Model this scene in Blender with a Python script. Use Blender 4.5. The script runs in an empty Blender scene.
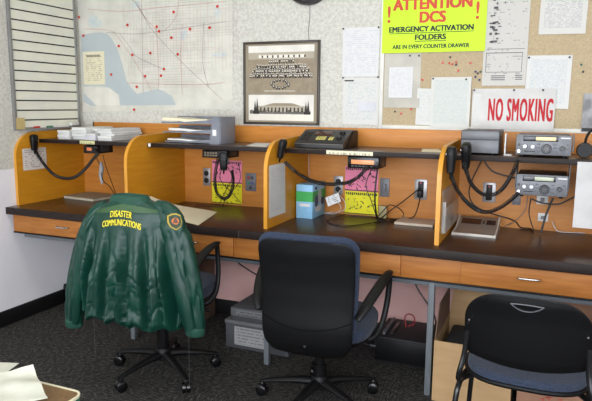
import bpy, bmesh, math, random
from mathutils import Vector, Matrix, noise
from mathutils.bvhtree import BVHTree

SC = bpy.context.scene
COL = SC.collection
random.seed(7)
PI = math.pi

# ------------------------------------------------------------------ camera, light, exposure
cam_data = bpy.data.cameras.new('camera')
cam_data.sensor_fit = 'HORIZONTAL'; cam_data.sensor_width = 36.0; cam_data.lens = 36.817
cam_data.clip_start = 0.02
cam = bpy.data.objects.new('camera', cam_data); COL.objects.link(cam)
_ya, _pi, _ro = (math.radians(a) for a in (22.7899, -9.0002, 0.4939))
_F = Vector((-math.sin(_ya)*math.cos(_pi), math.cos(_ya)*math.cos(_pi), math.sin(_pi)))
_R = Vector((math.cos(_ya), math.sin(_ya), 0)); _U = _R.cross(_F)
_R2 = _R*math.cos(_ro) + _U*math.sin(_ro); _U2 = _U*math.cos(_ro) - _R*math.sin(_ro)
cam.matrix_world = Matrix(((_R2.x, _U2.x, -_F.x, 3.0988), (_R2.y, _U2.y, -_F.y, -3.4229), (_R2.z, _U2.z, -_F.z, 1.3941), (0, 0, 0, 1)))
SC.camera = cam

world = bpy.data.worlds.new('world'); SC.world = world; world.use_nodes = True
world.node_tree.nodes['Background'].inputs[0].default_value = (0.9, 0.95, 1.0, 1)
world.node_tree.nodes['Background'].inputs[1].default_value = 0.2

def lamp(name, kind, loc, energy, color, size=0.1, size_y=None, rot=(0, 0, 0)):
    d = bpy.data.lights.new(name, kind); d.energy = energy; d.color = color
    if kind == 'AREA':
        d.shape = 'RECTANGLE'; d.size = size; d.size_y = size_y or size
    else:
        d.shadow_soft_size = size
    o = bpy.data.objects.new(name, d); COL.objects.link(o); o.location = loc; o.rotation_euler = rot
    return o
CEIL = 2.75
LIGHTS = ((1.3, -1.75), (3.3, -1.75), (1.3, -3.9), (3.3, -3.9))
for lx, ly in LIGHTS:                     # the room's fluorescent ceiling fixtures
    lamp('fluorescent_lamp', 'AREA', (lx, ly, CEIL-0.05), 9, (1.0, 0.95, 0.82), 1.15, 0.55)
# the photographer's flash, a little above the lens
lamp('camera_flash', 'SPOT', (3.08, -3.40, 1.50), 30, (0.93, 0.97, 1.0), 0.05)
_fl = bpy.data.objects['camera_flash']; _fl.data.spot_size = math.radians(95); _fl.data.spot_blend = 0.8
_fl.rotation_euler = _F.to_track_quat('-Z', 'Y').to_euler()

# added cool fill from behind the camera, backed by an unseen window
lamp('rear_fill_light', 'AREA', (2.7, -5.22, 1.35), 250, (0.90, 0.93, 1.0), 4.6, 1.9, (math.radians(90), 0, 0))

SC.view_settings.view_transform = 'Standard'; SC.view_settings.look = 'None'
SC.view_settings.gamma = 1.0; SC.view_settings.use_curve_mapping = False
SC.view_settings.exposure = -0.22
SC.cycles.max_bounces = 6

# ------------------------------------------------------------------ materials
def lin(c):
    return tuple(((v/255)/12.92 if v/255 <= 0.04045 else ((v/255+0.055)/1.055)**2.4) for v in c[:3]) + (1,)
_mats = {}
def mat(name, rgb=(128, 128, 128), rough=0.5, metal=0.0, rgb2=None, scale=8.0, stretch=(1, 1, 1), bump=0.0, bscale=None, detail=3.0, emit=0.0, lo=0.35, hi=0.65, spec=0.5, sheen=0.0):
    """procedural surface: two tones mixed by (stretched) noise, with optional fine relief"""
    if name in _mats: return _mats[name]
    m = bpy.data.materials.new(name); m.use_nodes = True
    nt = m.node_tree; N = nt.nodes; L = nt.links; b = N['Principled BSDF']
    b.inputs['Roughness'].default_value = rough; b.inputs['Metallic'].default_value = metal
    b.inputs['Specular IOR Level'].default_value = spec
    if sheen: b.inputs['Sheen Weight'].default_value = sheen
    c2 = rgb2 or tuple(v*0.93 for v in rgb)
    tc = N.new('ShaderNodeTexCoord'); mp = N.new('ShaderNodeMapping'); mp.inputs['Scale'].default_value = stretch
    L.new(tc.outputs['Object'], mp.inputs['Vector'])
    nz = N.new('ShaderNodeTexNoise'); nz.inputs['Scale'].default_value = scale; nz.inputs['Detail'].default_value = detail
    L.new(mp.outputs[0], nz.inputs['Vector'])
    cr = N.new('ShaderNodeValToRGB'); cr.color_ramp.elements[0].position = lo; cr.color_ramp.elements[1].position = hi
    cr.color_ramp.elements[0].color = lin(c2); cr.color_ramp.elements[1].color = lin(rgb)
    L.new(nz.outputs[0], cr.inputs[0]); L.new(cr.outputs[0], b.inputs['Base Color'])
    if bump:
        nb = N.new('ShaderNodeTexNoise'); nb.inputs['Scale'].default_value = bscale or scale*3; nb.inputs['Detail'].default_value = 2
        L.new(mp.outputs[0], nb.inputs['Vector'])
        bp = N.new('ShaderNodeBump'); bp.inputs['Strength'].default_value = bump; bp.inputs['Distance'].default_value = 0.004
        L.new(nb.outputs[0], bp.inputs['Height']); L.new(bp.outputs[0], b.inputs['Normal'])
    if emit:
        L.new(cr.outputs[0], b.inputs['Emission Color']); b.inputs['Emission Strength'].default_value = emit
    _mats[name] = m
    return m

def print_mat(name, paper=(236, 236, 232), ink=(150, 150, 152), rows=40, cols=26, dens=0.48, margin=0.1, title=True):
    """paper with unreadably small printed lines (UV space)"""
    if name in _mats: return _mats[name]
    m = bpy.data.materials.new(name); m.use_nodes = True
    nt = m.node_tree; N = nt.nodes; L = nt.links; b = N['Principled BSDF']; b.inputs['Roughness'].default_value = 0.65
    def math_(op, a, bb=None):
        n = N.new('ShaderNodeMath'); n.operation = op
        for i, v in enumerate((a, bb)):
            if v is None: continue
            if isinstance(v, (int, float)): n.inputs[i].default_value = v
            else: L.new(v, n.inputs[i])
        return n.outputs[0]
    uv = N.new('ShaderNodeUVMap'); uv.uv_map = 'UVMap'
    sp = N.new('ShaderNodeSeparateXYZ'); L.new(uv.outputs[0], sp.inputs[0])
    u, v = sp.outputs[0], sp.outputs[1]
    rv = math_('MULTIPLY', v, rows); fr = math_('FRACT', rv); fl = math_('FLOOR', rv)
    line = math_('LESS_THAN', fr, 0.5)
    cx = N.new('ShaderNodeCombineXYZ'); L.new(math_('MULTIPLY', u, cols), cx.inputs[0]); L.new(math_('MULTIPLY', fl, 7.3), cx.inputs[1])
    nz = N.new('ShaderNodeTexNoise'); nz.inputs['Scale'].default_value = 1.0; nz.inputs['Detail'].default_value = 2; L.new(cx.outputs[0], nz.inputs['Vector'])
    word = math_('GREATER_THAN', nz.outputs[0], dens)
    iu = math_('MULTIPLY', math_('GREATER_THAN', u, margin), math_('LESS_THAN', u, 1-margin))
    iv = math_('MULTIPLY', math_('GREATER_THAN', v, margin), math_('LESS_THAN', v, 1-margin*0.7))
    k = math_('MULTIPLY', math_('MULTIPLY', line, word), math_('MULTIPLY', iu, iv))
    mx = N.new('ShaderNodeMix'); mx.data_type = 'RGBA'
    L.new(k, mx.inputs[0]); mx.inputs[6].default_value = lin(paper); mx.inputs[7].default_value = lin(ink)
    L.new(mx.outputs[2], b.inputs['Base Color'])
    _mats[name] = m
    return m

# ------------------------------------------------------------------ object helpers
W = {}                                                  # rest matrices of parents
def _base(p): return W.get(p, Matrix())
def thing(name, label, cat, loc=(0, 0, 0), rotz=0.0, group=None):
    o = bpy.data.objects.new(name, None); COL.objects.link(o); o.empty_display_size = 0.1
    o.location = loc; o.rotation_euler = (0, 0, rotz)
    W[o] = Matrix.Translation(loc) @ Matrix.Rotation(rotz, 4, 'Z')
    o['label'] = label; o['category'] = cat
    if group: o['group'] = group
    return o
def tag(o, label, cat, group=None):
    o['label'] = label; o['category'] = cat
    if group: o['group'] = group
    return o

def catmull(pts, n=6, closed=False):
    P = [Vector(p) for p in pts]
    if len(P) < 3: return P
    out = []; m = len(P)
    for i in range(m if closed else m-1):
        if closed: a, b, c, d = P[i-1], P[i], P[(i+1) % m], P[(i+2) % m]
        else: a, b, c, d = P[max(i-1, 0)], P[i], P[i+1], P[min(i+2, m-1)]
        for k in range(n):
            t = k/n
            out.append(0.5*((2*b)+(c-a)*t+(2*a-5*b+4*c-d)*t*t+(3*b-a-3*c+d)*t**3))
    if not closed: out.append(P[-1])
    return out

class MB:
    """collects shapes in world coordinates and links them as one mesh object"""
    def __init__(s): s.v = []; s.f = []; s.uv = {}; s.mi = []; s.cur = 0
    def add(s, vs, fs, uvs=None):
        o = len(s.v); s.v += [Vector(p) for p in vs]
        for i, f in enumerate(fs):
            if uvs: s.uv[len(s.f)] = uvs[i]
            s.f.append([o+j for j in f]); s.mi.append(s.cur)
        return s
    def m(s, i): s.cur = i; return s
    def box(s, x0, x1, y0, y1, z0, z1, bev=0.0, seg=2, rot=0.0, M=None):
        bm = bmesh.new(); bmesh.ops.create_cube(bm, size=1.0)
        for q in bm.verts: q.co = Vector(((x1-x0)*q.co.x, (y1-y0)*q.co.y, (z1-z0)*q.co.z))
        if bev: bmesh.ops.bevel(bm, geom=list(bm.edges), offset=min(bev, 0.49*min(abs(x1-x0), abs(y1-y0), abs(z1-z0))), segments=seg, profile=0.5, affect='EDGES')
        c = Vector(((x0+x1)/2, (y0+y1)/2, (z0+z1)/2)); R = Matrix.Rotation(rot, 3, 'Z')
        bm.verts.index_update()
        vs = [R @ q.co + c for q in bm.verts]
        if M is not None: vs = [M @ q for q in vs]
        s.add(vs, [[q.index for q in f.verts] for f in bm.faces]); bm.free(); return s
    def tube(s, pts, r=0.005, n=8, closed=False, cap=True, flat=1.0, up=None):
        P = [Vector(p) for p in pts]; m = len(P); vs = []; fs = []
        ref = None
        for i, p in enumerate(P):
            if closed: t = (P[(i+1) % m]-P[i-1])
            else: t = P[min(i+1, m-1)]-P[max(i-1, 0)]
            t = t.normalized() if t.length > 1e-9 else Vector((0, 0, 1))
            if up is not None: nrm = Vector(up)-t*Vector(up).dot(t)
            elif ref is None: a = Vector((0, 0, 1)) if abs(t.z) < 0.9 else Vector((1, 0, 0)); nrm = a-t*a.dot(t)
            else: nrm = ref-t*ref.dot(t)
            if nrm.length < 1e-6: nrm = t.orthogonal()
            nrm.normalize(); ref = nrm; bn = t.cross(nrm)
            rr = r[i] if isinstance(r, (list, tuple)) else r
            for k in range(n):
                a = 2*PI*k/n; vs.append(p+nrm*(math.cos(a)*rr*flat)+bn*(math.sin(a)*rr))
        for i in range(m if closed else m-1):
            j = (i+1) % m
            for k in range(n): fs.append([i*n+k, i*n+(k+1) % n, j*n+(k+1) % n, j*n+k])
        if cap and not closed: fs.append(list(range(n))[::-1]); fs.append([(m-1)*n+k for k in range(n)])
        return s.add(vs, fs)
    def loft(s, rings, cap=True, closed=False):
        n = len(rings[0]); vs = [p for r in rings for p in r]; fs = []; m = len(rings)
        for i in range(m-1):
            for k in range(n): fs.append([i*n+k, i*n+(k+1) % n, (i+1)*n+(k+1) % n, (i+1)*n+k])
        if cap: fs.append(list(range(n))[::-1]); fs.append([(m-1)*n+k for k in range(n)])
        return s.add(vs, fs)
    def lathe(s, prof, axis_o, axis='Z', n=24):
        rings = []
        for r, h in prof:
            ring = []
            for k in range(n):
                a = 2*PI*k/n; c, d = math.cos(a)*r, math.sin(a)*r
                q = {'Z': (c, d, h), 'Y': (c, h, -d), 'X': (h, c, d)}[axis]
                ring.append(Vector(axis_o)+Vector(q))
            rings.append(ring)
        return s.loft(rings)
    def prism(s, poly, axis, a0, a1):
        """poly: 2D outline in the two other axes, extruded from a0 to a1"""
        def P(q, a): return {'X': (a, q[0], q[1]), 'Y': (q[0], a, q[1]), 'Z': (q[0], q[1], a)}[axis]
        n = len(poly); vs = [P(q, a0) for q in poly]+[P(q, a1) for q in poly]
        fs = [list(range(n))[::-1], list(range(n, 2*n))]+[[k, (k+1) % n, n+(k+1) % n, n+k] for k in range(n)]
        return s.add(vs, fs)
    def sheet(s, c00, c10, c11, c01, th=0.0006, nx=6, ny=6, warp=None):
        """thin sheet of paper from four corners, front side = (c10-c00)x(c01-c00); carries UVs"""
        a, b, c, d = (Vector(q) for q in (c00, c10, c11, c01)); nm = (b-a).cross(d-a).normalized()
        vs = []; fs = []; uvs = []
        for side in (1, 0):
            for j in range(ny+1):
                for i in range(nx+1):
                    u, v = i/nx, j/ny
                    p = (a*(1-u)+b*u)*(1-v)+(d*(1-u)+c*u)*v
                    if warp: p = p+nm*warp(u, v)
                    vs.append(p+nm*(th*side))
        K = (nx+1)*(ny+1)
        def I(i, j, sd): return sd*K+j*(nx+1)+i
        for j in range(ny):
            for i in range(nx):
                q = [(i, j), (i+1, j), (i+1, j+1), (i, j+1)]
                fs.append([I(*t, 0) for t in q]); uvs.append([(t[0]/nx, t[1]/ny) for t in q])
                fs.append([I(*t, 1) for t in q[::-1]]); uvs.append([(0, 0)]*4)
        rim = [(i, 0) for i in range(nx)]+[(nx, j) for j in range(ny)]+[(i, ny) for i in range(nx, 0, -1)]+[(0, j) for j in range(ny, 0, -1)]
        for k in range(len(rim)):
            p, q = rim[k], rim[(k+1) % len(rim)]
            fs.append([I(*p, 1), I(*q, 1), I(*q, 0), I(*p, 0)]); uvs.append([(0, 0)]*4)
        return s.add(vs, fs, uvs)
    def build(s, name, mats, parent=None, smooth=35, recalc=True):
        me = bpy.data.meshes.new(name); inv = _base(parent).inverted()
        me.from_pydata([inv @ p for p in s.v], [], s.f)
        if s.uv:
            ul = me.uv_layers.new(name='UVMap')
            for p in me.polygons:
                t = s.uv.get(p.index)
                if t:
                    for k, li in enumerate(p.loop_indices): ul.data[li].uv = t[k]
        for mm in (mats if isinstance(mats, (list, tuple)) else [mats]): me.materials.append(mm)
        for p, i in zip(me.polygons, s.mi): p.material_index = i
        if recalc:
            bm = bmesh.new(); bm.from_mesh(me); bmesh.ops.recalc_face_normals(bm, faces=bm.faces); bm.to_mesh(me); bm.free()
        if smooth:
            for p in me.polygons: p.use_smooth = True
            me.set_sharp_from_angle(angle=math.radians(smooth))
        o = bpy.data.objects.new(name, me); COL.objects.link(o)
        if parent is not None: o.parent = parent; W[o] = _base(parent)
        return o

def struct(o): o['kind'] = 'structure'; return o

def text_verts(txt, bold=0.02, space=1.0):
    cu = bpy.data.curves.new('lettering', 'FONT'); cu.body = txt; cu.offset = bold; cu.resolution_u = 3; cu.space_character = space; cu.align_x = 'LEFT'
    ob = bpy.data.objects.new('lettering', cu); COL.objects.link(ob)
    dg = bpy.context.evaluated_depsgraph_get(); me = bpy.data.meshes.new_from_object(ob.evaluated_get(dg))
    vs = [v.co.copy() for v in me.vertices]; fs = [list(p.vertices) for p in me.polygons]
    bpy.data.objects.remove(ob); bpy.data.curves.remove(cu); bpy.data.meshes.remove(me)
    x0 = min(v.x for v in vs); x1 = max(v.x for v in vs); y0 = min(v.y for v in vs); y1 = max(v.y for v in vs)
    return [((v.x-x0)/(x1-x0), (v.y-y0)/(y1-y0)) for v in vs], fs
def bold_copies(vs, fs, w, h, b):
    """thicken lettering: overlapping copies shifted by b metres"""
    V, F = [], []
    for i, (dx, dz) in enumerate(((-b, -b*0.5), (b, -b*0.5), (-b, b*0.5), (b, b*0.5), (0, 0))):
        o = len(V); V += [(b+u*(w-2*b)+dx, b*0.5+v*(h-b)+dz, i*2e-5) for u, v in vs]; F += [[o+j for j in f] for f in fs]
    return V, F
def text_on_wall(txt, xc, z0, w, h, y, m, parent, name='lettering', bold=0.002, space=1.0):
    vs, fs = text_verts(txt, 0.0, space); V, F = bold_copies(vs, fs, w, h, bold)
    return MB().add([(xc-w/2+a, y-d, z0+c) for a, c, d in V], F).build(name, m, parent, smooth=0, recalc=False)
def coil(path, R=0.0080, r=0.0028, pitch=0.0075, per=7):
    P = catmull(path, 14); out = []; ref = None; ph = 0.0
    Q = [P[0]]
    for p in P[1:]:
        while (p-Q[-1]).length > pitch/per: Q.append(Q[-1]+(p-Q[-1]).normalized()*(pitch/per))
    for i, p in enumerate(Q):
        t = (Q[min(i+1, len(Q)-1)]-Q[max(i-1, 0)]).normalized()
        n = (ref if ref else t.orthogonal()); n = (n-t*n.dot(t)).normalized(); ref = n; b = t.cross(n)
        a = 2*PI*i/per; out.append(p+n*math.cos(a)*R+b*math.sin(a)*R)
    return MB().tube(out, r, 5)

# ------------------------------------------------------------------ palette
ORANGE = mat('orange_laminate', (206, 142, 34), 0.45, rgb2=(196, 130, 28), scale=5, stretch=(1, 1, 9), bump=0.03, spec=0.3)
ORANGE_EDGE = mat('orange_edge_band', (214, 152, 48), 0.35, rgb2=(204, 140, 42), scale=6, stretch=(4, 4, 1))
DRAWERW = mat('drawer_veneer', (172, 112, 54), 0.5, rgb2=(154, 95, 42), scale=4, stretch=(1.2, 8, 14), bump=0.03, spec=0.25)
TOPW = mat('worktop_laminate', (66, 45, 35), 0.3, rgb2=(52, 34, 26), scale=4, stretch=(2, 16, 4), spec=0.3)
TOPE = mat('worktop_edge', (40, 30, 27), 0.55, rgb2=(32, 24, 21), scale=8, spec=0.25)
SHELFM = mat('shelf_laminate', (74, 62, 54), 0.3, rgb2=(64, 52, 45), scale=6, stretch=(2, 14, 2))
BLACKP = mat('black_plastic', (18, 18, 19), 0.45, rgb2=(14, 14, 15), scale=60, bump=0.05, spec=0.25)
BLACKG = mat('black_gloss', (14, 14, 15), 0.25, scale=20)
SHELLM = mat('black_chair_shell', (15, 15, 16), 0.42, rgb2=(12, 12, 13), scale=120, bump=0.12, bscale=300, spec=0.22)
CORDM = mat('black_cord', (18, 18, 19), 0.5)
BLUEF = mat('blue_upholstery', (56, 65, 83), 0.95, rgb2=(34, 41, 56), scale=260, detail=2, bump=0.3, bscale=320, spec=0.2, sheen=0.1)
STEEL = mat('grey_painted_steel', (108, 114, 118), 0.5, rgb2=(98, 104, 108), scale=10)
CHROME = mat('brushed_chrome', (205, 205, 205), 0.25, 1.0)
SILVER = mat('silver_faceplate', (112, 114, 118), 0.45, 0.2, rgb2=(104, 106, 110), scale=40)
GREYP = mat('grey_plastic', (120, 122, 128), 0.45, rgb2=(112, 114, 120), scale=20)
DARKG = mat('dark_grey_metal', (52, 53, 55), 0.4, rgb2=(46, 47, 49), scale=30)
WHITEP = mat('white_paper', (222, 222, 218), 0.7, rgb2=(214, 214, 210), scale=10)
CREAM = mat('cream_paper', (232, 224, 196), 0.7, rgb2=(224, 215, 186), scale=6)
WPLAST = mat('white_plastic', (228, 228, 224), 0.4)
LABELM = print_mat('label_tape', (222, 216, 186), (140, 134, 114), 1, 22, 0.5, 0.06)
LABELY = print_mat('yellow_label_tape', (206, 204, 150), (130, 126, 90), 1, 12, 0.5, 0.06)
PAPER1 = print_mat('printed_paper', (208, 208, 204), (178, 186, 190), 60, 26, 0.5)
PAPER2 = print_mat('printed_form', (208, 208, 203), (180, 190, 192), 40, 16, 0.55)
PAPER3 = print_mat('printed_table', (206, 206, 200), (180, 193, 190), 44, 40, 0.45, 0.08)
FAINT = print_mat('faint_print', (212, 212, 211), (198, 199, 203), 24, 8, 0.5, 0.06)
REDINK = mat('red_ink', (186, 22, 36), 0.7, rgb2=(178, 18, 30))
BLACKINK = mat('black_ink', (26, 26, 26), 0.6)
PINM = {c: mat('pin_'+c, v, 0.35) for c, v in dict(red=(214, 58, 42), dark=(48, 44, 44), white=(230, 230, 226), blue=(40, 56, 110), green=(40, 90, 70)).items()}
TANCARD = mat('cardboard', (178, 146, 106), 0.85, rgb2=(168, 136, 96), scale=4, stretch=(1, 1, 6))
BROWNCARD = mat('brown_cardboard', (118, 92, 74), 0.85, rgb2=(108, 83, 66), scale=4)

def speckle():
    m = bpy.data.materials.new('speckled_wall_covering'); m.use_nodes = True
    nt = m.node_tree; N = nt.nodes; L = nt.links; b = N['Principled BSDF']; b.inputs['Roughness'].default_value = 0.9
    tc = N.new('ShaderNodeTexCoord')
    n1 = N.new('ShaderNodeTexNoise'); n1.inputs['Scale'].default_value = 62; n1.inputs['Detail'].default_value = 4; n1.inputs['Roughness'].default_value = 0.75
    L.new(tc.outputs['Object'], n1.inputs['Vector'])
    cr = N.new('ShaderNodeValToRGB'); e = cr.color_ramp.elements
    e[0].position = 0.4; e[0].color = lin((190, 188, 178)); e[1].position = 0.58; e[1].color = lin((210, 208, 198))
    L.new(n1.outputs[0], cr.inputs[0]); L.new(cr.outputs[0], b.inputs['Base Color'])
    bp = N.new('ShaderNodeBump'); bp.inputs['Strength'].default_value = 0.5; bp.inputs['Distance'].default_value = 0.006
    L.new(n1.outputs[0], bp.inputs['Height']); L.new(bp.outputs[0], b.inputs['Normal'])
    return m
SPECK = speckle()
def carpet():
    m = bpy.data.materials.new('dark_flecked_carpet'); m.use_nodes = True
    nt = m.node_tree; N = nt.nodes; L = nt.links; b = N['Principled BSDF']; b.inputs['Roughness'].default_value = 1.0; b.inputs['Specular IOR Level'].default_value = 0.1
    tc = N.new('ShaderNodeTexCoord'); outs = []
    for st, ro in (((120, 30, 1), 0.5), ((34, 120, 1), 0.5), ((190, 190, 1), 0)):
        mp = N.new('ShaderNodeMapping'); mp.inputs['Scale'].default_value = st; mp.inputs['Rotation'].default_value = (0, 0, ro)
        L.new(tc.outputs['Object'], mp.inputs['Vector'])
        nz = N.new('ShaderNodeTexNoise'); nz.inputs['Scale'].default_value = 1.0; nz.inputs['Detail'].default_value = 3; L.new(mp.outputs[0], nz.inputs['Vector']); outs.append(nz.outputs[0])
    patch = N.new('ShaderNodeTexChecker'); patch.inputs['Scale'].default_value = 2.0; L.new(tc.outputs['Object'], patch.inputs['Vector'])
    mx = N.new('ShaderNodeMix'); mx.data_type = 'FLOAT'; L.new(patch.outputs['Fac'], mx.inputs[0]); L.new(outs[0], mx.inputs[2]); L.new(outs[1], mx.inputs[3])
    av = N.new('ShaderNodeMix'); av.data_type = 'FLOAT'; av.inputs[0].default_value = 0.5; L.new(mx.outputs[0], av.inputs[2]); L.new(outs[2], av.inputs[3])
    cr = N.new('ShaderNodeValToRGB'); e = cr.color_ramp.elements
    e[0].position = 0.4; e[0].color = lin((33, 33, 34)); e[1].position = 0.62; e[1].color = lin((104, 100, 93))
    n = e.new(0.52); n.color = lin((58, 57, 56))
    L.new(av.outputs[0], cr.inputs[0]); L.new(cr.outputs[0], b.inputs['Base Color'])
    bp = N.new('ShaderNodeBump'); bp.inputs['Strength'].default_value = 0.6; bp.inputs['Distance'].default_value = 0.004
    L.new(outs[2], bp.inputs['Height']); L.new(bp.outputs[0], b.inputs['Normal'])
    return m

# ------------------------------------------------------------------ setting
RX, RY = 5.3, -5.3
LOWW = mat('painted_wall', (240, 238, 242), 0.7, rgb2=(236, 234, 238), scale=3)
struct(MB().box(-0.1, RX+0.1, RY-0.1, 0.1, -0.1, 0).build('floor', carpet(), smooth=0))
wl = struct(MB().box(-0.1, 0, RY, 0.1, 0, CEIL).build('wall_left', LOWW, smooth=0))
MB().box(-0.001, 0.004, RY, 0, 0.985, CEIL).build('wall_covering', SPECK, wl, smooth=0)
wb = struct(MB().box(-0.1, RX, 0, 0.1, 0, CEIL).build('wall_back', mat('grey_blue_wall', (150, 156, 166), 0.7), smooth=0))
MB().box(0, RX, -0.004, 0.001, 0.985, CEIL).build('wall_covering', SPECK, wb, smooth=0)
MB().box(0.35, 2.846, -0.004, 0.001, 0.0, 0.70).build('pink_wall_panel', mat('pink_paint', (236, 190, 184), 0.75, rgb2=(230, 183, 176), scale=3), wb, smooth=0)
struct(MB().box(RX, RX+0.1, RY, 0.1, 0, CEIL).build('wall_right', LOWW, smooth=0))
struct(MB().box(-0.1, RX+0.1, RY-0.1, RY, 0, CEIL).build('wall_rear', LOWW, smooth=0))
struct(MB().box(-0.1, RX+0.1, RY-0.1, 0.1, CEIL, CEIL+0.1).build('ceiling', mat('ceiling_tile', (224, 223, 218), 0.9, rgb2=(214, 213, 208), scale=40), smooth=0))
BASEM = mat('black_rubber_base', (20, 20, 21), 0.5)
struct(MB().box(0, 0.012, RY, 0, 0, 0.1, 0.003).build('baseboard_left', BASEM))
struct(MB().box(0.012, RX, -0.014, -0.004, 0, 0.1, 0.003).build('baseboard_back', BASEM))
w1 = struct(MB().box(0.3, 5.1, RY, RY+0.03, 0.32, 2.38).build('fill_window', WPLAST, None, smooth=0))  # unseen window added to carry the rear fill light
MB().box(0.38, 5.02, RY+0.03, RY+0.036, 0.40, 2.30).build('pane', mat('fill_glow_pane', (200, 214, 230), 0.2, emit=0.8), w1, smooth=0)  # pane made to glow as part of the added fill
for x in (1.85, 2.7, 3.55): MB().box(x-0.02, x+0.02, RY+0.03, RY+0.05, 0.40, 2.30).build('mullion', WPLAST, w1, smooth=0)
for k, (lx, ly) in enumerate(LIGHTS):
    t = thing('ceiling_light', 'fluorescent ceiling fixture over the '+('left chair', 'right chair', 'left rear of the room', 'right rear of the room')[k], 'light', (lx, ly, CEIL-0.03), 0, 'ceiling fixtures')
    MB().box(lx-0.63, lx+0.63, ly-0.33, ly+0.33, CEIL-0.02, CEIL).build('housing', WPLAST, t, smooth=0)
    MB().box(lx-0.6, lx+0.6, ly-0.3, ly+0.3, CEIL-0.03, CEIL-0.02).build('diffuser', mat('diffuser', (240, 240, 230), 0.6, emit=0.8), t, smooth=0)

# ------------------------------------------------------------------ left wall: ruled whiteboard
X = 0.004
t = thing('whiteboard', 'ruled white status board with a grey frame on the left wall', 'whiteboard', (X, -0.325, 1.22))
BOARD = mat('whiteboard_enamel', (228, 226, 208), 0.4, rgb2=(220, 220, 206), scale=7, spec=0.25)
ALU = mat('aluminium_frame', (150, 150, 148), 0.4, 0.5)
MB().box(X, X+0.012, -0.600, -0.050, 1.23, 2.26).build('board_panel', BOARD, t, smooth=0)
for a in ((-0.612, -0.592, 1.222, 2.27), (-0.058, -0.038, 1.222, 2.27), (-0.592, -0.058, 1.222, 1.238), (-0.592, -0.058, 2.25, 2.27)):
    MB().box(X, X+0.02, a[0], a[1], a[2], a[3], 0.003).build('frame_rail', ALU, t)
for k in range(13):
    z = 1.283+k*0.0612
    MB().box(X+0.0122, X+0.0134, -0.59, -0.06, z-0.004, z+0.004).build('ruled_line', BLACKINK, t, smooth=0)
MB().prism([(X, 1.222), (X+0.055, 1.222), (X+0.055, 1.232), (X+0.05, 1.232), (X+0.05, 1.226), (X, 1.226)], 'Y', -0.56, -0.08).build('marker_tray', ALU, t, smooth=0)
for c, y, rgb in (('red', -0.41, (190, 44, 36)), ('green', -0.30, (40, 120, 80)), ('white', -0.205, (226, 226, 224))):
    p = thing('marker', c+' marker pen lying in the whiteboard tray', 'marker', (X+0.03, y, 1.226), 0, 'markers in the whiteboard tray')
    MB().lathe([(0.0, -0.04), (0.008, -0.04), (0.008, 0.03), (0.004, 0.034), (0, 0.034)], (X+0.03, y, 1.2345), 'Y', 12).build('barrel', WPLAST, p)
    MB().lathe([(0, -0.063), (0.0075, -0.063), (0.0085, -0.04), (0.0085, -0.018), (0, -0.018)], (X+0.03, y, 1.2345), 'Y', 12).build('cap', mat('marker_'+c, rgb, 0.4), p)
p = thing('whiteboard_eraser', 'pale block eraser at the right end of the whiteboard tray', 'eraser', (X+0.03, -0.125, 1.226))
MB().box(X+0.0225, X+0.049, -0.165, -0.085, 1.238, 1.262, 0.005).build('handle', mat('eraser_body', (216, 216, 210), 0.6), p)
MB().box(X+0.0235, X+0.048, -0.163, -0.087, 1.2262, 1.238).build('felt', mat('eraser_felt', (110, 110, 108), 0.95), p, smooth=0)
tag(MB().sheet((X+0.0205, -0.606, 1.226), (X+0.0205, -0.538, 1.226), (X+0.0205, -0.538, 1.298), (X+0.0205, -0.606, 1.298), 0.0012, 3, 3).build('sticky_note', mat('tan_sticky_note', (206, 182, 124), 0.7), None), 'tan sticky note on the lower left corner of the whiteboard', 'note')

# ------------------------------------------------------------------ back wall: map
Y = -0.004
t = thing('wall_map', 'large street map of a coastal city on the back wall', 'map', (0.61, Y, 1.33))
LAND = mat('map_land', (216, 210, 196), 0.6, rgb2=(194, 198, 190), scale=7, detail=5)
SEA = mat('map_sea', (182, 190, 190), 0.6, rgb2=(174, 184, 186), scale=4)
MB().sheet((0.012, Y-0.0008, 1.330), (1.222, Y-0.0008, 1.362), (1.222, Y-0.0008, 2.22), (0.012, Y-0.0008, 2.22), 0.0008, 2, 2).build('map_sheet', mat('map_margin', (214, 212, 200), 0.6), t, smooth=0)
def flat(poly, y, name, m, parent): return MB().add([(x, y, z) for x, z in poly], [list(range(len(poly)))[::-1]]).build(name, m, parent, smooth=0, recalc=False)
flat([(0.02, 1.372), (1.19, 1.392), (1.19, 2.2), (0.02, 2.2)][::-1], Y-0.0015, 'printed_land', LAND, t)
sea = [(0.028, 1.860), (0.12, 1.868), (0.20, 1.872), (0.259, 1.859), (0.300, 1.82), (0.335, 1.76), (0.353, 1.717), (0.372, 1.66), (0.383, 1.62), (0.402, 1.55), (0.440, 1.50), (0.49, 1.455), (0.545, 1.468), (0.591, 1.478), (0.65, 1.49), (0.70, 1.478), (0.765, 1.443), (0.80, 1.385), (0.45, 1.379), (0.345, 1.378), (0.336, 1.45), (0.258, 1.497), (0.20, 1.51), (0.06, 1.51), (0.03, 1.51)]
flat(sea, Y-0.0021, 'printed_sea', SEA, t)
flat([(0.03, 1.376), (0.335, 1.378), (0.333, 1.449), (0.258, 1.497), (0.03, 1.506)][::-1], Y-0.0022, 'printed_inset', mat('map_inset', (224, 220, 208), 0.6), t)
flat([(0.03, 1.40), (0.09, 1.372), (0.14, 1.373), (0.06, 1.44), (0.03, 1.46)][::-1], Y-0.0026, 'inset_sea', SEA, t)
MB().sheet((0.035, Y-0.0026, 1.52), (0.222, Y-0.0026, 1.52), (0.226, Y-0.0026, 1.745), (0.037, Y-0.0026, 1.745), 0.0004, 1, 1).build('legend_panel', print_mat('map_legend', (222, 214, 184), (186, 178, 154), 17, 9, 0.5, 0.12), t, smooth=0)
MB().box(0.07, 0.19, Y-0.0032, Y-0.0031, 1.708, 1.722).build('legend_heading', mat('legend_ink', (150, 142, 122), 0.6), t, smooth=0)
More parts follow.
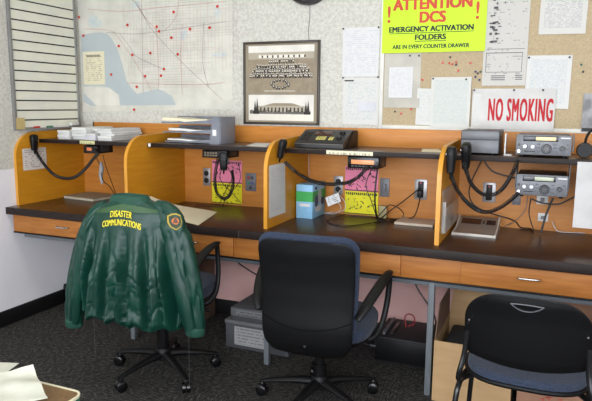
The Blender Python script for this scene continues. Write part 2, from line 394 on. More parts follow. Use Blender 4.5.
ROAD = mat('map_road_grey', (184, 176, 170), 0.6); ROADR = mat('map_road_pink', (206, 176, 168), 0.6)
rd = MB(); rr = random.Random(3)
def road(pts, w, k):
    P = catmull([(x, Y-0.0029, z) for x, z in pts], 5)
    vs = []; fs = []
    for i, p in enumerate(P):
        q = (P[min(i+1, len(P)-1)]-P[max(i-1, 0)]).normalized(); n = Vector((-q.z, 0, q.x))*w
        vs += [p+n, p-n]
        if i: fs.append([2*i-2, 2*i-1, 2*i+1, 2*i])
    rd.m(k).add(vs, fs)
for pts in ([(0.06, 1.90), (0.28, 1.88), (0.36, 1.82), (0.5, 1.64), (0.62, 1.46)], [(0.3, 2.15), (0.5, 2.05), (0.62, 1.88), (0.85, 1.66), (1.05, 1.50), (1.15, 1.42)], [(0.1, 2.03), (0.4, 2.0), (0.7, 2.01), (1.18, 2.02)], [(0.25, 1.87), (0.5, 1.85), (0.8, 1.87), (1.18, 1.9)], [(0.55, 2.15), (0.545, 1.8), (0.54, 1.46)], [(0.66, 1.9), (0.67, 1.6), (0.66, 1.48)], [(0.40, 1.53), (0.7, 1.52), (1.0, 1.515), (1.17, 1.53)], [(0.36, 1.86), (0.45, 1.76), (0.50, 1.70), (0.7, 1.62)], [(0.42, 2.18), (0.55, 1.98), (0.66, 1.87)], [(0.85, 2.18), (0.82, 1.96), (0.72, 1.86)], [(1.02, 1.9), (1.01, 1.65), (1.05, 1.5)], [(0.86, 1.9), (0.845, 1.7), (0.85, 1.45)]):
    road(pts, 0.0022, 1 if rr.random() < 0.5 else 0)
for k in range(34):
    x = 0.30+k*0.026; road([(x+0.1, 1.55+rr.random()*0.1), (x+0.1, 1.9+rr.random()*0.25)], 0.0007, rr.randrange(2))
for k in range(40):
    z = 1.5+k*0.0165; x = max(0.44, 0.42+rr.random()*0.3); road([(x, z), (x+0.25+rr.random()*0.45, z+rr.random()*0.01)], 0.0007, rr.randrange(2))
rd.build('printed_roads', [ROAD, ROADR], t, smooth=0, recalc=False)
for hk, (x, z, a, b_) in enumerate(((0.14, 1.95, 0.05, 0.05), (0.19, 1.93, 0.03, 0.03), (0.50, 2.04, 0.04, 0.03), (0.86, 1.83, 0.04, 0.04), (1.12, 1.96, 0.025, 0.05), (1.13, 1.70, 0.06, 0.015))):
    pl = [(x+a*math.cos(2*PI*k/12)*(0.7+0.3*rr.random()), Y-0.0019-hk*5e-5, z+b_*math.sin(2*PI*k/12)*(0.7+0.3*rr.random())) for k in range(12)]
    MB().add(pl, [list(range(12))]).build('printed_hills', mat('map_hills', (186, 198, 200), 0.6, rgb2=(204, 208, 200), scale=30), t, smooth=0, recalc=False)
ORD = ['first', 'second', 'third', 'fourth', 'fifth', 'sixth', 'seventh', 'eighth', 'ninth', 'tenth', 'eleventh', 'twelfth', 'thirteenth', 'fourteenth', 'fifteenth', 'sixteenth', 'seventeenth', 'eighteenth', 'nineteenth', 'twentieth']
def pin(name, x, z, y, c, label, group, r=0.0055):
    o = MB().lathe([(0, 0.0), (r*0.5, -0.0005), (r*0.55, -0.003), (r, -0.0055), (r*0.9, -0.008), (0, -0.009)], (x, y, z), 'Y', 10).build(name, PINM[c])
    tag(o, label, 'pin', group)
PINS = [(0.024, 1.979), (0.055, 1.854), (0.432, 1.91), (0.354, 1.775), (0.464, 1.715), (0.61, 1.723), (0.666, 1.89), (0.683, 1.86), (0.778, 1.816), (0.8, 1.976), (0.92, 1.865), (1.065, 1.868), (1.123, 1.994), (0.824, 1.71), (0.714, 1.618), (0.69, 1.575), (0.562, 1.573), (0.491, 1.504), (0.281, 1.587), (0.464, 1.351)]
for i, (x, z) in enumerate(sorted(PINS)): pin('map_pin', x, z, Y-0.0016, 'red', '%s red pin from the left in the street map' % ORD[i], 'red pins in the street map', 0.0095)

# ------------------------------------------------------------------ framed photographs
t = thing('picture_frame', 'framed pair of old sepia group photographs on the back wall', 'picture', (1.56, Y, 1.272))
FR = mat('dark_picture_frame', (62, 52, 42), 0.4, rgb2=(52, 44, 36))
x0, x1, z0, z1 = 1.307, 1.812, 1.272, 1.770
MB().box(x0+0.01, x1-0.01, Y-0.012, Y, z0+0.01, z1-0.01).build('mat_board', mat('taupe_mat_board', (150, 138, 118), 0.8), t, smooth=0)
for a in ((x0, x0+0.014, z0, z1), (x1-0.014, x1, z0, z1), (x0+0.014, x1-0.014, z0, z0+0.014), (x0+0.014, x1-0.014, z1-0.014, z1)):
    MB().box(a[0], a[1], Y-0.02, Y, a[2], a[3], 0.003).build('frame_side', FR, t)
SEPG = mat('sepia_ground', (150, 136, 112), 0.5, rgb2=(136, 122, 100), scale=30); SEPS = mat('sepia_sky', (226, 222, 212), 0.5); SEPD = mat('sepia_dark', (44, 38, 32), 0.5); SEPW = mat('sepia_white', (232, 226, 212), 0.5); SEPM = mat('sepia_grey', (176, 166, 146), 0.5)
def rect(mb, k, a, b, c, d, dy): mb.m(k).add([(a, Y-0.0122-dy, c), (b, Y-0.0122-dy, c), (b, Y-0.0122-dy, d), (a, Y-0.0122-dy, d)], [[0, 1, 2, 3]])
mb = MB(); ax, bx = x0+0.035, x1-0.035
rect(mb, 0, ax, bx, 1.466, 1.745, 0.0003); rect(mb, 1, ax, bx, 1.70, 1.745, 0.0005)
rect(mb, 4, ax, bx, 1.665, 1.705, 0.0007); rect(mb, 3, ax+0.07, bx-0.06, 1.672, 1.69, 0.0009)
for k in range(9): rect(mb, 2, ax+0.09+k*0.035, ax+0.10+k*0.035, 1.673, 1.688, 0.0011)
for row, (zz, n, xa, xb) in enumerate(((1.638, 12, 0.14, 0.30), (1.604, 30, 0.06, 0.38), (1.580, 34, 0.03, 0.40), (1.552, 38, 0.015, 0.42))):
    for k in range(n):
        x = ax+xa+(xb-xa)*k/(n-1)+rr.uniform(-0.003, 0.003); h = rr.uniform(0.026, 0.034)
        rect(mb, 2, x-0.0048, x+0.0038, zz, zz+h*0.8, 0.0009+row*2e-4); rect(mb, 3, x-0.0035, x+0.003, zz+h*0.35, zz+h*0.62, 0.001+row*2e-4) if rr.random() < 0.55 else None
        rect(mb, 1, x-0.002, x+0.002, zz+h*0.78, zz+h, 0.001+row*2e-4)
for k in range(16):
    a_ = 2*PI*k/16; x = ax+0.215+0.055*math.cos(a_)+rr.uniform(-0.006, 0.006); z = 1.515+0.024*math.sin(a_)
    rect(mb, 2, x-0.007, x+0.006, z-0.008, z+0.010, 0.0015+k*1e-5); rect(mb, 3, x-0.004, x+0.001, z+0.002, z+0.008, 0.0018)
rect(mb, 3, ax+0.11, bx-0.12, 1.4735, 1.4765, 0.0012)
mb.build('group_photo', [SEPG, SEPS, SEPD, SEPW, SEPM], t, smooth=0, recalc=False)
mb = MB()
rect(mb, 1, ax, bx, 1.296, 1.452, 0.0003); rect(mb, 3, ax, bx, 1.296, 1.335, 0.0005)
rect(mb, 4, ax+0.06, bx-0.03, 1.345, 1.385, 0.0006)
mb.m(0).add([(ax+0.10, Y-0.0131, 1.385), (bx-0.08, Y-0.0131, 1.385), (bx-0.14, Y-0.0131, 1.402), (ax+0.17, Y-0.0131, 1.402)], [[0, 1, 2, 3]])
for k in range(13): rect(mb, 2, ax+0.08+k*0.025, ax+0.09+k*0.025, 1.35, 1.376, 0.0009)
for k in range(60):
    x = ax+0.012+k*0.0068; h = rr.uniform(0.010, 0.026); rect(mb, 2, x-0.003, x+0.0024, 1.336, 1.336+h, 0.0012)
for x, h in ((0.045, 0.085), (0.06, 0.10), (0.385, 0.075), (0.40, 0.085)): mb.m(2).add([(ax+x-0.012, Y-0.0138, 1.335), (ax+x+0.012, Y-0.0138, 1.335), (ax+x, Y-0.0138, 1.335+h)], [[0, 1, 2]])
mb.build('building_photo', [SEPG, SEPS, SEPD, SEPW, SEPM], t, smooth=0, recalc=False)

# clock above with its cord
t = thing('wall_clock', 'round black clock high on the wall above the picture', 'clock', (1.735, Y, 2.118))
c = (1.735, Y, 2.118)
MB().lathe([(0, 0), (0.150, 0), (0.152, -0.02), (0.146, -0.04), (0.128, -0.046), (0.122, -0.034), (0, -0.034)], c, 'Y', 48).build('casing', mat('clock_casing', (34, 28, 32), 0.35), t)
MB().lathe([(0, -0.0341), (0.121, -0.0341), (0.121, -0.036), (0, -0.036)], c, 'Y', 40).build('dial', mat('clock_dial', (228, 226, 220), 0.5), t)
for a, l in ((0.9, 0.065), (-1.2, 0.1)):
    MB().tube([(c[0], Y-0.039, c[2]), (c[0]+math.sin(a)*l, Y-0.039, c[2]+math.cos(a)*l)], 0.003, 6).build('hand', BLACKP, t)
tag(MB().tube(catmull([(1.742, Y-0.003, 1.966), (1.741, Y-0.004, 1.90), (1.734, Y-0.004, 1.83), (1.738, Y-0.004, 1.772)], 6), 0.0016, 6).build('clock_cord', mat('grey_cord', (120, 118, 116), 0.6)), 'thin grey cord hanging from the round clock', 'cord')

# ------------------------------------------------------------------ notices left of the cork board
def paper(name, x0, x1, z0, z1, y, m, label, group=None, cat='paper', tilt=0.0, warp=None, pins=()):
    cx_, cz_ = (x0+x1)/2, (z0+z1)/2
    def R(x, z): return (cx_+(x-cx_)*math.cos(tilt)-(z-cz_)*math.sin(tilt), y, cz_+(x-cx_)*math.sin(tilt)+(z-cz_)*math.cos(tilt))
    w_ = warp or (lambda u, v: 0.004*(1-v)**3*(0.4+u))
    o = MB().sheet(R(x0, z0), R(x1, z0), R(x1, z1), R(x0, z1), 0.0006, 5, 6, w_).build(name, m)
    return tag(o, label, cat, group)
paper('notice', 1.948, 2.165, 1.556, 1.831, Y-0.001, FAINT, 'faintly printed white notice, upper of two left of cork board')
o = paper('notice', 1.955, 2.172, 1.283, 1.549, Y-0.001, PAPER2, 'printed form, lower of two notices left of cork board')
MB().box(1.965, 2.02, Y-0.0056, Y-0.0054, 1.53, 1.537).build('printed_heading', BLACKINK, o, smooth=0)
MB().box(2.05, 2.155, Y-0.0068, Y-0.0066, 1.36, 1.415).build('printed_box', mat('form_box', (206, 206, 210), 0.6), o, smooth=0)
for (x, z), w_ in zip(((1.953, 1.826), (2.160, 1.826), (1.956, 1.55), (2.165, 1.552)), ('top left of the upper notice', 'top right of the upper notice', 'top left of the lower form', 'top right of the lower form')):
    pin('push_pin', x, z, Y-0.006, 'dark', 'dark push pin at the '+w_+' beside the cork board', 'dark pins in the two notices')

# ------------------------------------------------------------------ cork board
t = thing('cork_board', 'long tan pin board with a white frame on the back wall', 'board', (3.2, Y, 1.262))
CORK = mat('tan_cork', (188, 170, 138), 0.95, rgb2=(174, 156, 124), scale=160, detail=2, bump=0.3)
YB = Y-0.016
MB().box(2.20, 4.3, YB, Y, 1.28, 2.40).build('cork_panel', CORK, t, smooth=0)
FRW = mat('white_frame', (226, 224, 214), 0.45)
for a in ((2.176, 2.20, 1.262, 2.42), (4.3, 4.324, 1.262, 2.42), (2.20, 4.3, 1.262, 1.285), (2.20, 4.3, 2.40, 2.42)):
    MB().box(a[0], a[1], YB-0.006, Y, a[2], a[3], 0.004).build('frame_side', FRW, t)
SIGN = mat('fluorescent_yellow_green', (196, 236, 30), 0.6, rgb2=(192, 232, 28))
o = paper('warning_sign', 2.186, 2.742, 1.682, 2.025, YB-0.007, SIGN, 'bright yellow green warning sign with red heading on pin board', None, 'sign', 0.0, lambda u, v: 0.001)
ys = YB-0.0092
SREDM = mat('sign_red', (206, 70, 40), 0.6)
text_on_wall('ATTENTION', 2.455, 1.908, 0.425, 0.062, ys, SREDM, o, bold=0.004)
text_on_wall('DCS', 2.462, 1.838, 0.142, 0.060, ys, SREDM, o, bold=0.004)
text_on_wall('!', 2.222, 1.845, 0.017, 0.09, ys, SREDM, o, bold=0.002)
text_on_wall('!', 2.695, 1.845, 0.017, 0.09, ys, SREDM, o, bold=0.002)
text_on_wall('EMERGENCY ACTIVATION', 2.452, 1.792, 0.455, 0.030, ys, BLACKINK, o, bold=0.002)
text_on_wall('FOLDERS', 2.454, 1.748, 0.168, 0.030, ys, BLACKINK, o, bold=0.002)
text_on_wall('ARE IN EVERY COUNTER DRAWER', 2.454, 1.703, 0.415, 0.022, ys, BLACKINK, o, bold=0.0011)
MB().box(2.226, 2.68, ys-0.0001, ys, 1.784, 1.7875).build('underline', BLACKINK, o, smooth=0)
MB().box(2.37, 2.54, ys-0.0001, ys, 1.740, 1.7435).build('underline', BLACKINK, o, smooth=0)
paper('cover_sheet', 2.204, 2.408, 1.382, 1.678, YB-0.001, mat('grey_sheet', (196, 192, 180), 0.8), 'plain grey sheet beneath a smaller white page under the warning sign')
paper('pinned_page', 2.232, 2.366, 1.437, 1.605, YB-0.004, FAINT, 'small white page pinned on the plain grey sheet')
paper('pinned_page', 2.392, 2.484, 1.288, 1.488, YB-0.004, PAPER2, 'narrow tilted page left of a taller printed table page', tilt=-0.03)
paper('pinned_page', 2.470, 2.682, 1.276, 1.548, YB-0.010, PAPER3, 'white page with a faint printed table, left of NO SMOKING notice')
LP = paper('pinned_poster', 2.735, 2.952, 1.502, 2.05, YB-0.002, print_mat('poster_print', (196, 193, 186), (160, 158, 157), 46, 12, 0.6, 0.06), 'long grey diagram poster hanging right of the yellow green sign', cat='poster')
dg_ = MB(); r2 = random.Random(5)
for k in range(46):
    z = 1.72+r2.random()*0.28; x = 2.757+abs(r2.gauss(0.02, 0.02)); dg_.box(x, x+r2.uniform(0.006, 0.022), YB-0.0072, YB-0.0068, z, z+r2.uniform(0.003, 0.012))
for a in ((2.75, 2.93, 1.668, 1.671), (2.75, 2.93, 1.57, 1.572), (2.75, 2.752, 1.57, 1.67), (2.928, 2.93, 1.57, 1.67), (2.88, 2.93, 1.65, 1.652), (2.75, 2.94, 1.688, 1.690)): dg_.box(a[0], a[1], YB-0.0072, YB-0.0068, a[2], a[3])
for z in (1.55, 1.54, 1.53): dg_.box(2.78, 2.85, YB-0.0085, YB-0.0068, z, z+0.004); dg_.box(2.90, 2.935, YB-0.0085, YB-0.0068, z+0.002, z+0.006)
o = dg_.build('printed_diagram', mat('diagram_ink', (92, 90, 92), 0.6), LP, smooth=0); o['kind'] = 'stuff'
paper('pinned_page', 2.953, 3.165, 1.385, 1.652, YB-0.003, PAPER1, 'grey typed page pinned behind the NO SMOKING notice', tilt=-0.01)
paper('pinned_page', 3.000, 3.217, 1.755, 2.04, YB-0.001, print_mat('typed_page', (204, 202, 196), (172, 172, 172), 46, 16, 0.48), 'typed page at the upper right of the pin board', tilt=-0.015)
o = paper('no_smoking_notice', 2.692, 3.102, 1.274, 1.486, YB-0.012, mat('notice_card', (210, 208, 204), 0.6), 'white notice with NO SMOKING in red letters', None, 'sign', 0.0, lambda u, v: 0.001)
text_on_wall('NO SMOKING', 2.935, 1.318, 0.318, 0.118, YB-0.0142, REDINK, o, bold=0.0024, space=1.14)
ps = MB().sheet((2.70, YB-0.0137, 1.29), (2.735, YB-0.0137, 1.29), (2.735, YB-0.0137, 1.46), (2.70, YB-0.0137, 1.46), 0.0002, 1, 1).build('small_print', PAPER2, o, smooth=0)
o = paper('pinned_poster', 3.230, 3.45, 1.270, 1.462, YB-0.0075, mat('grey_photo_print', (176, 176, 174), 0.5, rgb2=(110, 110, 112), scale=12), 'grey pictorial poster at the far right bottom of the pin board', cat='poster')
MB().box(3.235, 3.445, YB-0.0144, YB-0.0142, 1.275, 1.29).build('dark_strip', BLACKINK, o, smooth=0)
CNT = {}
for (x, z), c in sorted(zip([(2.526, 1.625), (2.564, 1.653), (2.561, 1.622), (2.577, 1.616), (2.597, 1.626), (2.597, 1.613), (2.61, 1.581), (2.671, 1.62), (2.420, 1.535), (2.701, 1.548), (2.722, 1.532), (2.725, 1.574), (2.712, 1.566), (2.70, 1.575), (2.272, 1.36), (2.307, 1.349), (2.363, 1.375), (3.208, 1.603), (3.219, 1.568)],
                     ['red', 'dark', 'red', 'red', 'red', 'dark', 'red', 'red', 'red', 'blue', 'blue', 'green', 'dark', 'blue', 'dark', 'red', 'red', 'green', 'dark'])):
    CNT[c] = CNT.get(c, -1)+1
    pin('push_pin', x, z, YB, c, '%s spare %s push pin from the left in the bare pin board' % (ORD[CNT[c]], c), 'spare %s pins in the pin board' % c, 0.006)
for i, (x, z, dy) in enumerate(((2.346, 1.666, 0.003), (2.396, 1.665, 0.003), (2.48, 1.54, 0.012), (2.70, 1.478, 0.014), (2.90, 1.478, 0.014), (3.04, 1.478, 0.014), (2.962, 1.642, 0.006), (3.152, 1.64, 0.006), (2.655, 1.535, 0.012))):
    pin('push_pin', x, z, YB-dy, 'dark', 'dark push pin at the '+['left top of the plain grey sheet', 'right top of the plain grey sheet', 'top left of the faint table page', 'top left of the NO SMOKING notice', 'top middle of the NO SMOKING notice', 'top right of the NO SMOKING notice', 'top left of the grey typed page', 'top right of the grey typed page', 'top right of the faint table page'][i], 'dark pins holding pages on the pin board', 0.0055)

# ------------------------------------------------------------------ built-in counter
ZT, DT, XE = 0.75, 0.709, 4.42
t = thing('worktop', 'long dark brown laminate worktop running along the back wall', 'worktop', (2.2, -0.35, 0.708))
MB().box(0.003, XE, -DT+0.004, -0.030, 0.708, ZT, 0.002).build('top_slab', TOPW, t)
MB().box(0.003, XE, -DT, -DT+0.004, 0.707, ZT, 0.0015).build('front_edge', TOPE, t)
MB().box(1.637, 1.640, -DT-0.0006, -DT+0.001, 0.708, ZT-0.001).build('edge_joint', mat('joint_grey', (90, 84, 78), 0.5), t, smooth=0)
t = thing('counter_base', 'orange wood drawer apron on grey steel legs under the worktop', 'counter', (2.2, -0.35, 0))
MB().box(0.035, XE, -0.684, -0.664, 0.597, 0.7065, 0.002).build('apron', DRAWERW, t)
MB().box(0.035, XE, -0.690, -0.664, 0.589, 0.597, 0.002).build('bottom_edge', BLACKP, t)
for x0, x1 in ((0.192, 0.714), (1.084, 1.598), (1.972, 2.486), (2.762, 3.334), (3.62, 4.14)):
    d = MB().box(x0, x1, -0.698, -0.685, 0.602, 0.703, 0.003).build('drawer', DRAWERW, t)
    xc = (x0+x1)/2
    MB().tube(catmull([(xc-0.046, -0.6975, 0.662), (xc-0.044, -0.715, 0.662), (xc-0.03, -0.722, 0.662), (xc+0.03, -0.722, 0.662), (xc+0.044, -0.715, 0.662), (xc+0.046, -0.6975, 0.662)], 4), 0.0045, 8).build('handle', CHROME, d)
MB().box(0.05, XE, -0.620, -0.595, 0.550, 0.588, 0.003).build('steel_rail', STEEL, t)
for x in (0.873, 1.755, 2.622, 3.51, 4.36):
    MB().box(x-0.0145, x+0.0145, -0.625, -0.596, 0.0, 0.588, 0.003).build('leg', STEEL, t)
    MB().box(x-0.0145, x+0.0145, -0.595, -0.02, 0.548, 0.588, 0.003).build('cross_rail', STEEL, t)

# hutch: back panel, divider panels, shelves
BACKW = mat('back_panel_laminate', (200, 132, 58), 0.45, rgb2=(188, 120, 48), scale=5, stretch=(1, 1, 9), bump=0.03, spec=0.4)
t = thing('hutch_back_panel', 'orange wooden back panel standing along the rear of the worktop', 'panel', (2.2, -0.015, ZT))
MB().box(0.004, XE, -0.028, -0.006, ZT, 1.165).build('lower_panel', BACKW, t, smooth=0)
MB().box(0.127, XE, -0.028, -0.006, 1.165, 1.262, 0.002).build('upper_panel', BACKW, t)
MB().box(0.120, 0.128, -0.031, -0.006, 1.22, 1.262, 0.002).build('end_bracket', BLACKP, t)
def divider_profile(y0, y1, z1, r):
    P = [(y1, ZT), (y0, ZT)]
    for k in range(13):
        a = PI - k*PI/2/12
        P.append((y0+r+r*math.cos(a), z1-r+r*math.sin(a)))
    P.append((y1, z1+0.012)); return P
NAMES = ['orange divider panel against the left wall, leftmost of the counter', 'orange divider panel behind the green jacket, second from the left', 'orange divider panel with a typed page, in the middle of the counter', 'orange divider panel hung with two microphones', 'orange divider panel beyond the right edge of the picture']
for k, x in enumerate((0.004, 0.853, 1.740, 2.625, 3.51)):
    d = thing('divider_panel', NAMES[k], 'panel', (x+0.01, -0.33, ZT), 0, 'divider panels of the counter')
    MB().prism(divider_profile(-0.62, -0.0285, 1.205, 0.15), 'X', x, x+0.020).build('panel', ORANGE, d, smooth=30)
    pr_ = [(y, z) for y, z in divider_profile(-0.62, -0.0285, 1.205, 0.15)][1:]
    MB().tube([(x+0.010, y, z) for y, z in pr_], 0.0102, 8, flat=0.3, up=(1, 0, 0)) if False else None
    out = divider_profile(-0.6225, -0.0285, 1.2075, 0.1525)[1:]; inn = divider_profile(-0.6195, -0.0285, 1.2045, 0.1495)[1:]
    e = MB(); n = len(out)
    vs = [(xx, y, z) for xx in (x-0.0004, x+0.0204) for y, z in out]+[(xx, y, z) for xx in (x-0.0004, x+0.0204) for y, z in inn]
    fs = []
    for i in range(n-1): fs += [[i, i+1, n+i+1, n+i], [2*n+i, 3*n+i, 3*n+i+1, 2*n+i+1], [i, 2*n+i, 2*n+i+1, i+1], [n+i, n+i+1, 3*n+i+1, 3*n+i]]
    e.add(vs, fs).build('edge_band', ORANGE_EDGE, d)
SH0, SH1, SHY = 1.137, 1.160, -0.4285
LBL = ['dark shelf with white paper stacks, first bay from the left', 'dark shelf carrying the grey letter trays, second bay', 'dark shelf carrying the black console, third bay', 'dark shelf carrying the silver radio, fourth bay']
for k, (x0, x1) in enumerate(((0.0245, 0.8525), (0.8735, 1.7395), (1.7605, 2.6245), (2.6455, 3.5095))):
    s = thing('shelf', LBL[k], 'shelf', ((x0+x1)/2, -0.23, SH0), 0, 'shelves of the counter hutch')
    MB().box(x0, x1, SHY, -0.0285, SH0, SH1, 0.0015).build('board', SHELFM, s)
    MB().box(x0, x1, SHY-0.002, SHY, SH0-0.001, SH1-0.0005, 0.0006).build('front_edge', TOPE, s)
    for a, b, m in {0: [(0.363, 0.481, LABELY)], 1: [(0.882, 0.900, WHITEP)], 2: [(2.012, 2.264, LABELM)], 3: []}[k]:
        MB().sheet((a, SHY-0.0026, SH0+0.002), (b, SHY-0.0026, SH0+0.002), (b, SHY-0.0026, SH1-0.001), (a, SHY-0.0026, SH1-0.001), 0.0005, 1, 1).build('label_strip', m, s, smooth=0)

# pages on the dividers
def side_page(x, y0, y1, z0, z1, m, label, cat='paper', s=1):
    o = MB().sheet((x, y0, z0), (x, y1, z0), (x, y1, z1), (x, y0, z1), 0.0006, 5, 6, lambda u, v: 0.003*(1-v)*u).build('posted_page', m)
    return tag(o, label, cat)
side_page(0.0246, -0.572, -0.378, 0.965, 1.103, print_mat('chart_page', (214, 208, 200), (176, 158, 150), 10, 6, 0.5, 0.08), 'white chart page taped inside the leftmost divider panel')
side_page(1.7606, -0.601, -0.397, 0.803, 1.081, PAPER1, 'typed white page taped to the middle divider panel')
t = thing('plastic_holder', 'clear plastic leaflet holder fixed on the divider panel with two microphones', 'holder', (2.6455, -0.38, 0.79))
CLEAR = mat('clear_plastic', (206, 206, 202), 0.12); CLEAR.node_tree.nodes['Principled BSDF'].inputs['Alpha'].default_value = 0.3
MB().box(2.6456, 2.6476, -0.58, -0.15, 0.80, 1.005, 0.001).build('back_sheet', CLEAR, t)
MB().box(2.6646, 2.6666, -0.57, -0.16, 0.80, 0.92, 0.001).build('front_sheet', CLEAR, t)
MB().box(2.6476, 2.6646, -0.58, -0.57, 0.80, 0.95, 0.001).build('side_wall', CLEAR, t)
MB().box(2.6476, 2.6646, -0.57, -0.16, 0.80, 0.803).build('bottom', CLEAR, t, smooth=0)
paper('hanging_page', 3.212, 3.43, 0.852, 1.152, SHY-0.004, mat('hanging_page', (196, 196, 194), 0.8), 'white page hanging from the shelf edge at the far right')

# sockets and plates on the lower back panel
def outlet(x0, x1, z0, z1, label, kind, col='steel', rot=0.0):
    yb = -0.028; m = {'steel': mat('steel_plate', (160, 158, 158), 0.35, 0.5), 'grey': mat('grey_plate', (112, 112, 116), 0.4), 'white': WPLAST}[col]
    t = thing('wall_socket', label, 'socket', ((x0+x1)/2, yb, z0))
    MB().box(x0, x1, yb-0.006, yb, z0, z1, 0.002).build('cover_plate', m, t)
    xc = (x0+x1)/2; h = z1-z0
    if kind == 'duplex':
        for zc in (z0+h*0.3, z0+h*0.7):
            r = MB().lathe([(0, -0.0061), (0.017, -0.0061), (0.017, -0.009), (0, -0.009)], (xc, yb, zc), 'Y', 16).build('receptacle', BLACKP, t)
            for dx in (-0.006, 0.006): MB().box(xc+dx-0.001, xc+dx+0.001, yb-0.0094, yb-0.009, zc-0.002, zc+0.006).build('slot', mat('slot', (60, 60, 60), 0.5), r, smooth=0)
        MB().lathe([(0, -0.006), (0.003, -0.006), (0.003, -0.0075), (0, -0.0075)], (xc, yb, z0+h*0.5), 'Y', 8).build('screw', CHROME, t)
    elif kind == 'plugged':
        MB().box(xc-0.016, xc+0.016, yb-0.010, yb-0.006, z0+0.012, z1-0.012, 0.003).build('receptacle', BLACKP, t)
        MB().box(xc-0.013, xc+0.013, yb-0.045, yb-0.010, z0+0.016, z0+h*0.48, 0.005).build('plug', BLACKP, t)
        MB().lathe([(0, -0.0101), (0.007, -0.0101), (0.007, -0.013), (0, -0.013)], (xc, yb, z1-0.02), 'Y', 10).build('red_button', mat('socket_red', (150, 40, 50), 0.4), t)
    elif kind == 'data':
        for i, (dx, dz, c) in enumerate(((-0.012, 0.75, (170, 50, 60)), (0.012, 0.75, (60, 60, 70)), (-0.012, 0.45, (60, 140, 110)), (0.012, 0.45, (90, 90, 150)), (0.0, 0.2, (50, 50, 55)))):
            MB().box(xc+dx-0.008, xc+dx+0.008, yb-0.012, yb-0.006, z0+h*dz-0.009, z0+h*dz+0.009, 0.002).build('jack', mat('jack_%d' % i, c, 0.4), t)
    else:
        MB().box(xc-0.01, xc+0.01, yb-0.02, yb-0.006, z0+h*0.3, z0+h*0.7, 0.003).build('jack', GREYP, t)
    return t
outlet(1.013, 1.068, 0.866, 0.982, 'steel double socket left of the pink sheet in the second bay', 'duplex')
outlet(1.325, 1.400, 0.850, 0.965, 'grey data plate right of the pink sheet in the second bay', 'data', 'grey')
outlet(1.918, 1.975, 0.866, 0.978, 'steel double socket left of the pink sheet in the third bay', 'duplex')
outlet(2.200, 2.256, 0.872, 0.98, 'pale grey jack plate right of the pink sheet in the third bay', 'jack', 'grey')
outlet(2.402, 2.472, 0.870, 0.985, 'steel socket with a black plug left of the two microphones', 'plugged')
outlet(2.772, 2.840, 0.880, 0.988, 'steel socket behind the coiled microphone cords in the fourth bay', 'plugged')
outlet(2.925, 2.968, 0.876, 0.93, 'small grey jack plate left of the hanging radio cables', 'jack', 'grey')
outlet(3.046, 3.103, 0.888, 0.938, 'pale jack box under the lower silver radio', 'jack', 'white')
outlet(3.058, 3.109, 0.798, 0.842, 'small white jack box low on the panel under the silver radios', 'jack', 'white')

# pink and yellow sheets
PINKS = mat('pink_sheet', (246, 140, 172), 0.6); YELS = mat('yellow_sheet', (240, 232, 26), 0.6)
def notice_sheet(x0, x1, z0, z1, m, y, label, seed, band):
    o = tag(MB().sheet((x0, y, z0), (x1, y, z0), (x1, y, z1), (x0, y, z1), 0.0008, 5, 5, lambda u, v: 0.003*math.sin(u*4+seed)**2*(1-v)).build('notice_sheet', m), label, 'notice', None)
    r = random.Random(seed); g = MB(); w, h = x1-x0, z1-z0; yy = y-0.0048
    for k in range(16):
        u = x0+w*(0.05+0.06*k); g.box(u-0.004, u+0.003, yy, yy+0.0004, z1-h*0.13-r.random()*0.006, z1-h*0.05)
    for k in range(26):
        u = x0+w*(0.08+r.random()*0.8); v = z0+h*(0.1+r.random()*0.7); a = r.uniform(-1.2, 1.2); l = r.uniform(0.008, 0.022)
        dx, dz = math.cos(a)*l, math.sin(a)*l
        g.add([(u-dz*0.12, yy, v+dx*0.12), (u+dz*0.12, yy, v-dx*0.12), (u+dx+dz*0.12, yy, v+dz-dx*0.12), (u+dx-dz*0.12, yy, v+dz+dx*0.12)], [[0, 1, 2, 3]])
    g.box(x0, x1, yy, yy+0.0004, z0+0.002, z0+0.007)
    q = g.build('printed_marks', BLACKINK, o, smooth=0); q['kind'] = 'stuff'
notice_sheet(1.082, 1.300, 0.892, 1.038, PINKS, -0.0295, 'pink sheet with black print in the second bay', 11, 1)
notice_sheet(1.080, 1.299, 0.757, 0.890, YELS, -0.0310, 'yellow sheet under the pink one in the second bay', 12, 1)
notice_sheet(1.988, 2.190, 0.895, 1.040, PINKS, -0.0295, 'pink sheet with black print in the third bay', 13, 1)
notice_sheet(1.990, 2.192, 0.757, 0.893, YELS, -0.0310, 'yellow sheet under the pink one in the third bay', 14, 1)

# ------------------------------------------------------------------ things on the shelves
def paper_stack(x0, x1, y0, y1, z0, n, h, label, m=WHITEP, rot=0.0, seed=0):
    r = random.Random(seed); t = thing('paper_stack', label, 'papers', ((x0+x1)/2, (y0+y1)/2, z0), 0, 'paper stacks on the first shelf')
    z = z0; h *= 1.25
    for k in range(n):
        th = h/n; dx, dy = r.uniform(-0.006, 0.006), r.uniform(-0.008, 0.008)
        MB().box(x0+dx, x1+dx, y0+dy, y1+dy, z, z+th-0.0008, 0.001, 1, rot+r.uniform(-0.03, 0.03)).build('sheaf', m if k % 2 else mat('paper_sheaf', (214, 214, 212), 0.7), t)
        z += th
paper_stack(0.125, 0.222, -0.37, -0.12, SH1, 4, 0.045, 'low uneven paper stack at the left end of the first shelf', seed=1)
paper_stack(0.235, 0.350, -0.36, -0.10, SH1, 4, 0.062, 'white paper stack left of the bound booklets on first shelf', seed=2)
paper_stack(0.362, 0.450, -0.385, -0.12, SH1, 3, 0.034, 'bluish booklets in the middle of the paper stacks', mat('bluish_booklet', (206, 206, 216), 0.6), seed=3)
paper_stack(0.462, 0.570, -0.37, -0.08, SH1, 5, 0.060, 'tallest ream of white paper, right end of the first shelf stacks', seed=4)
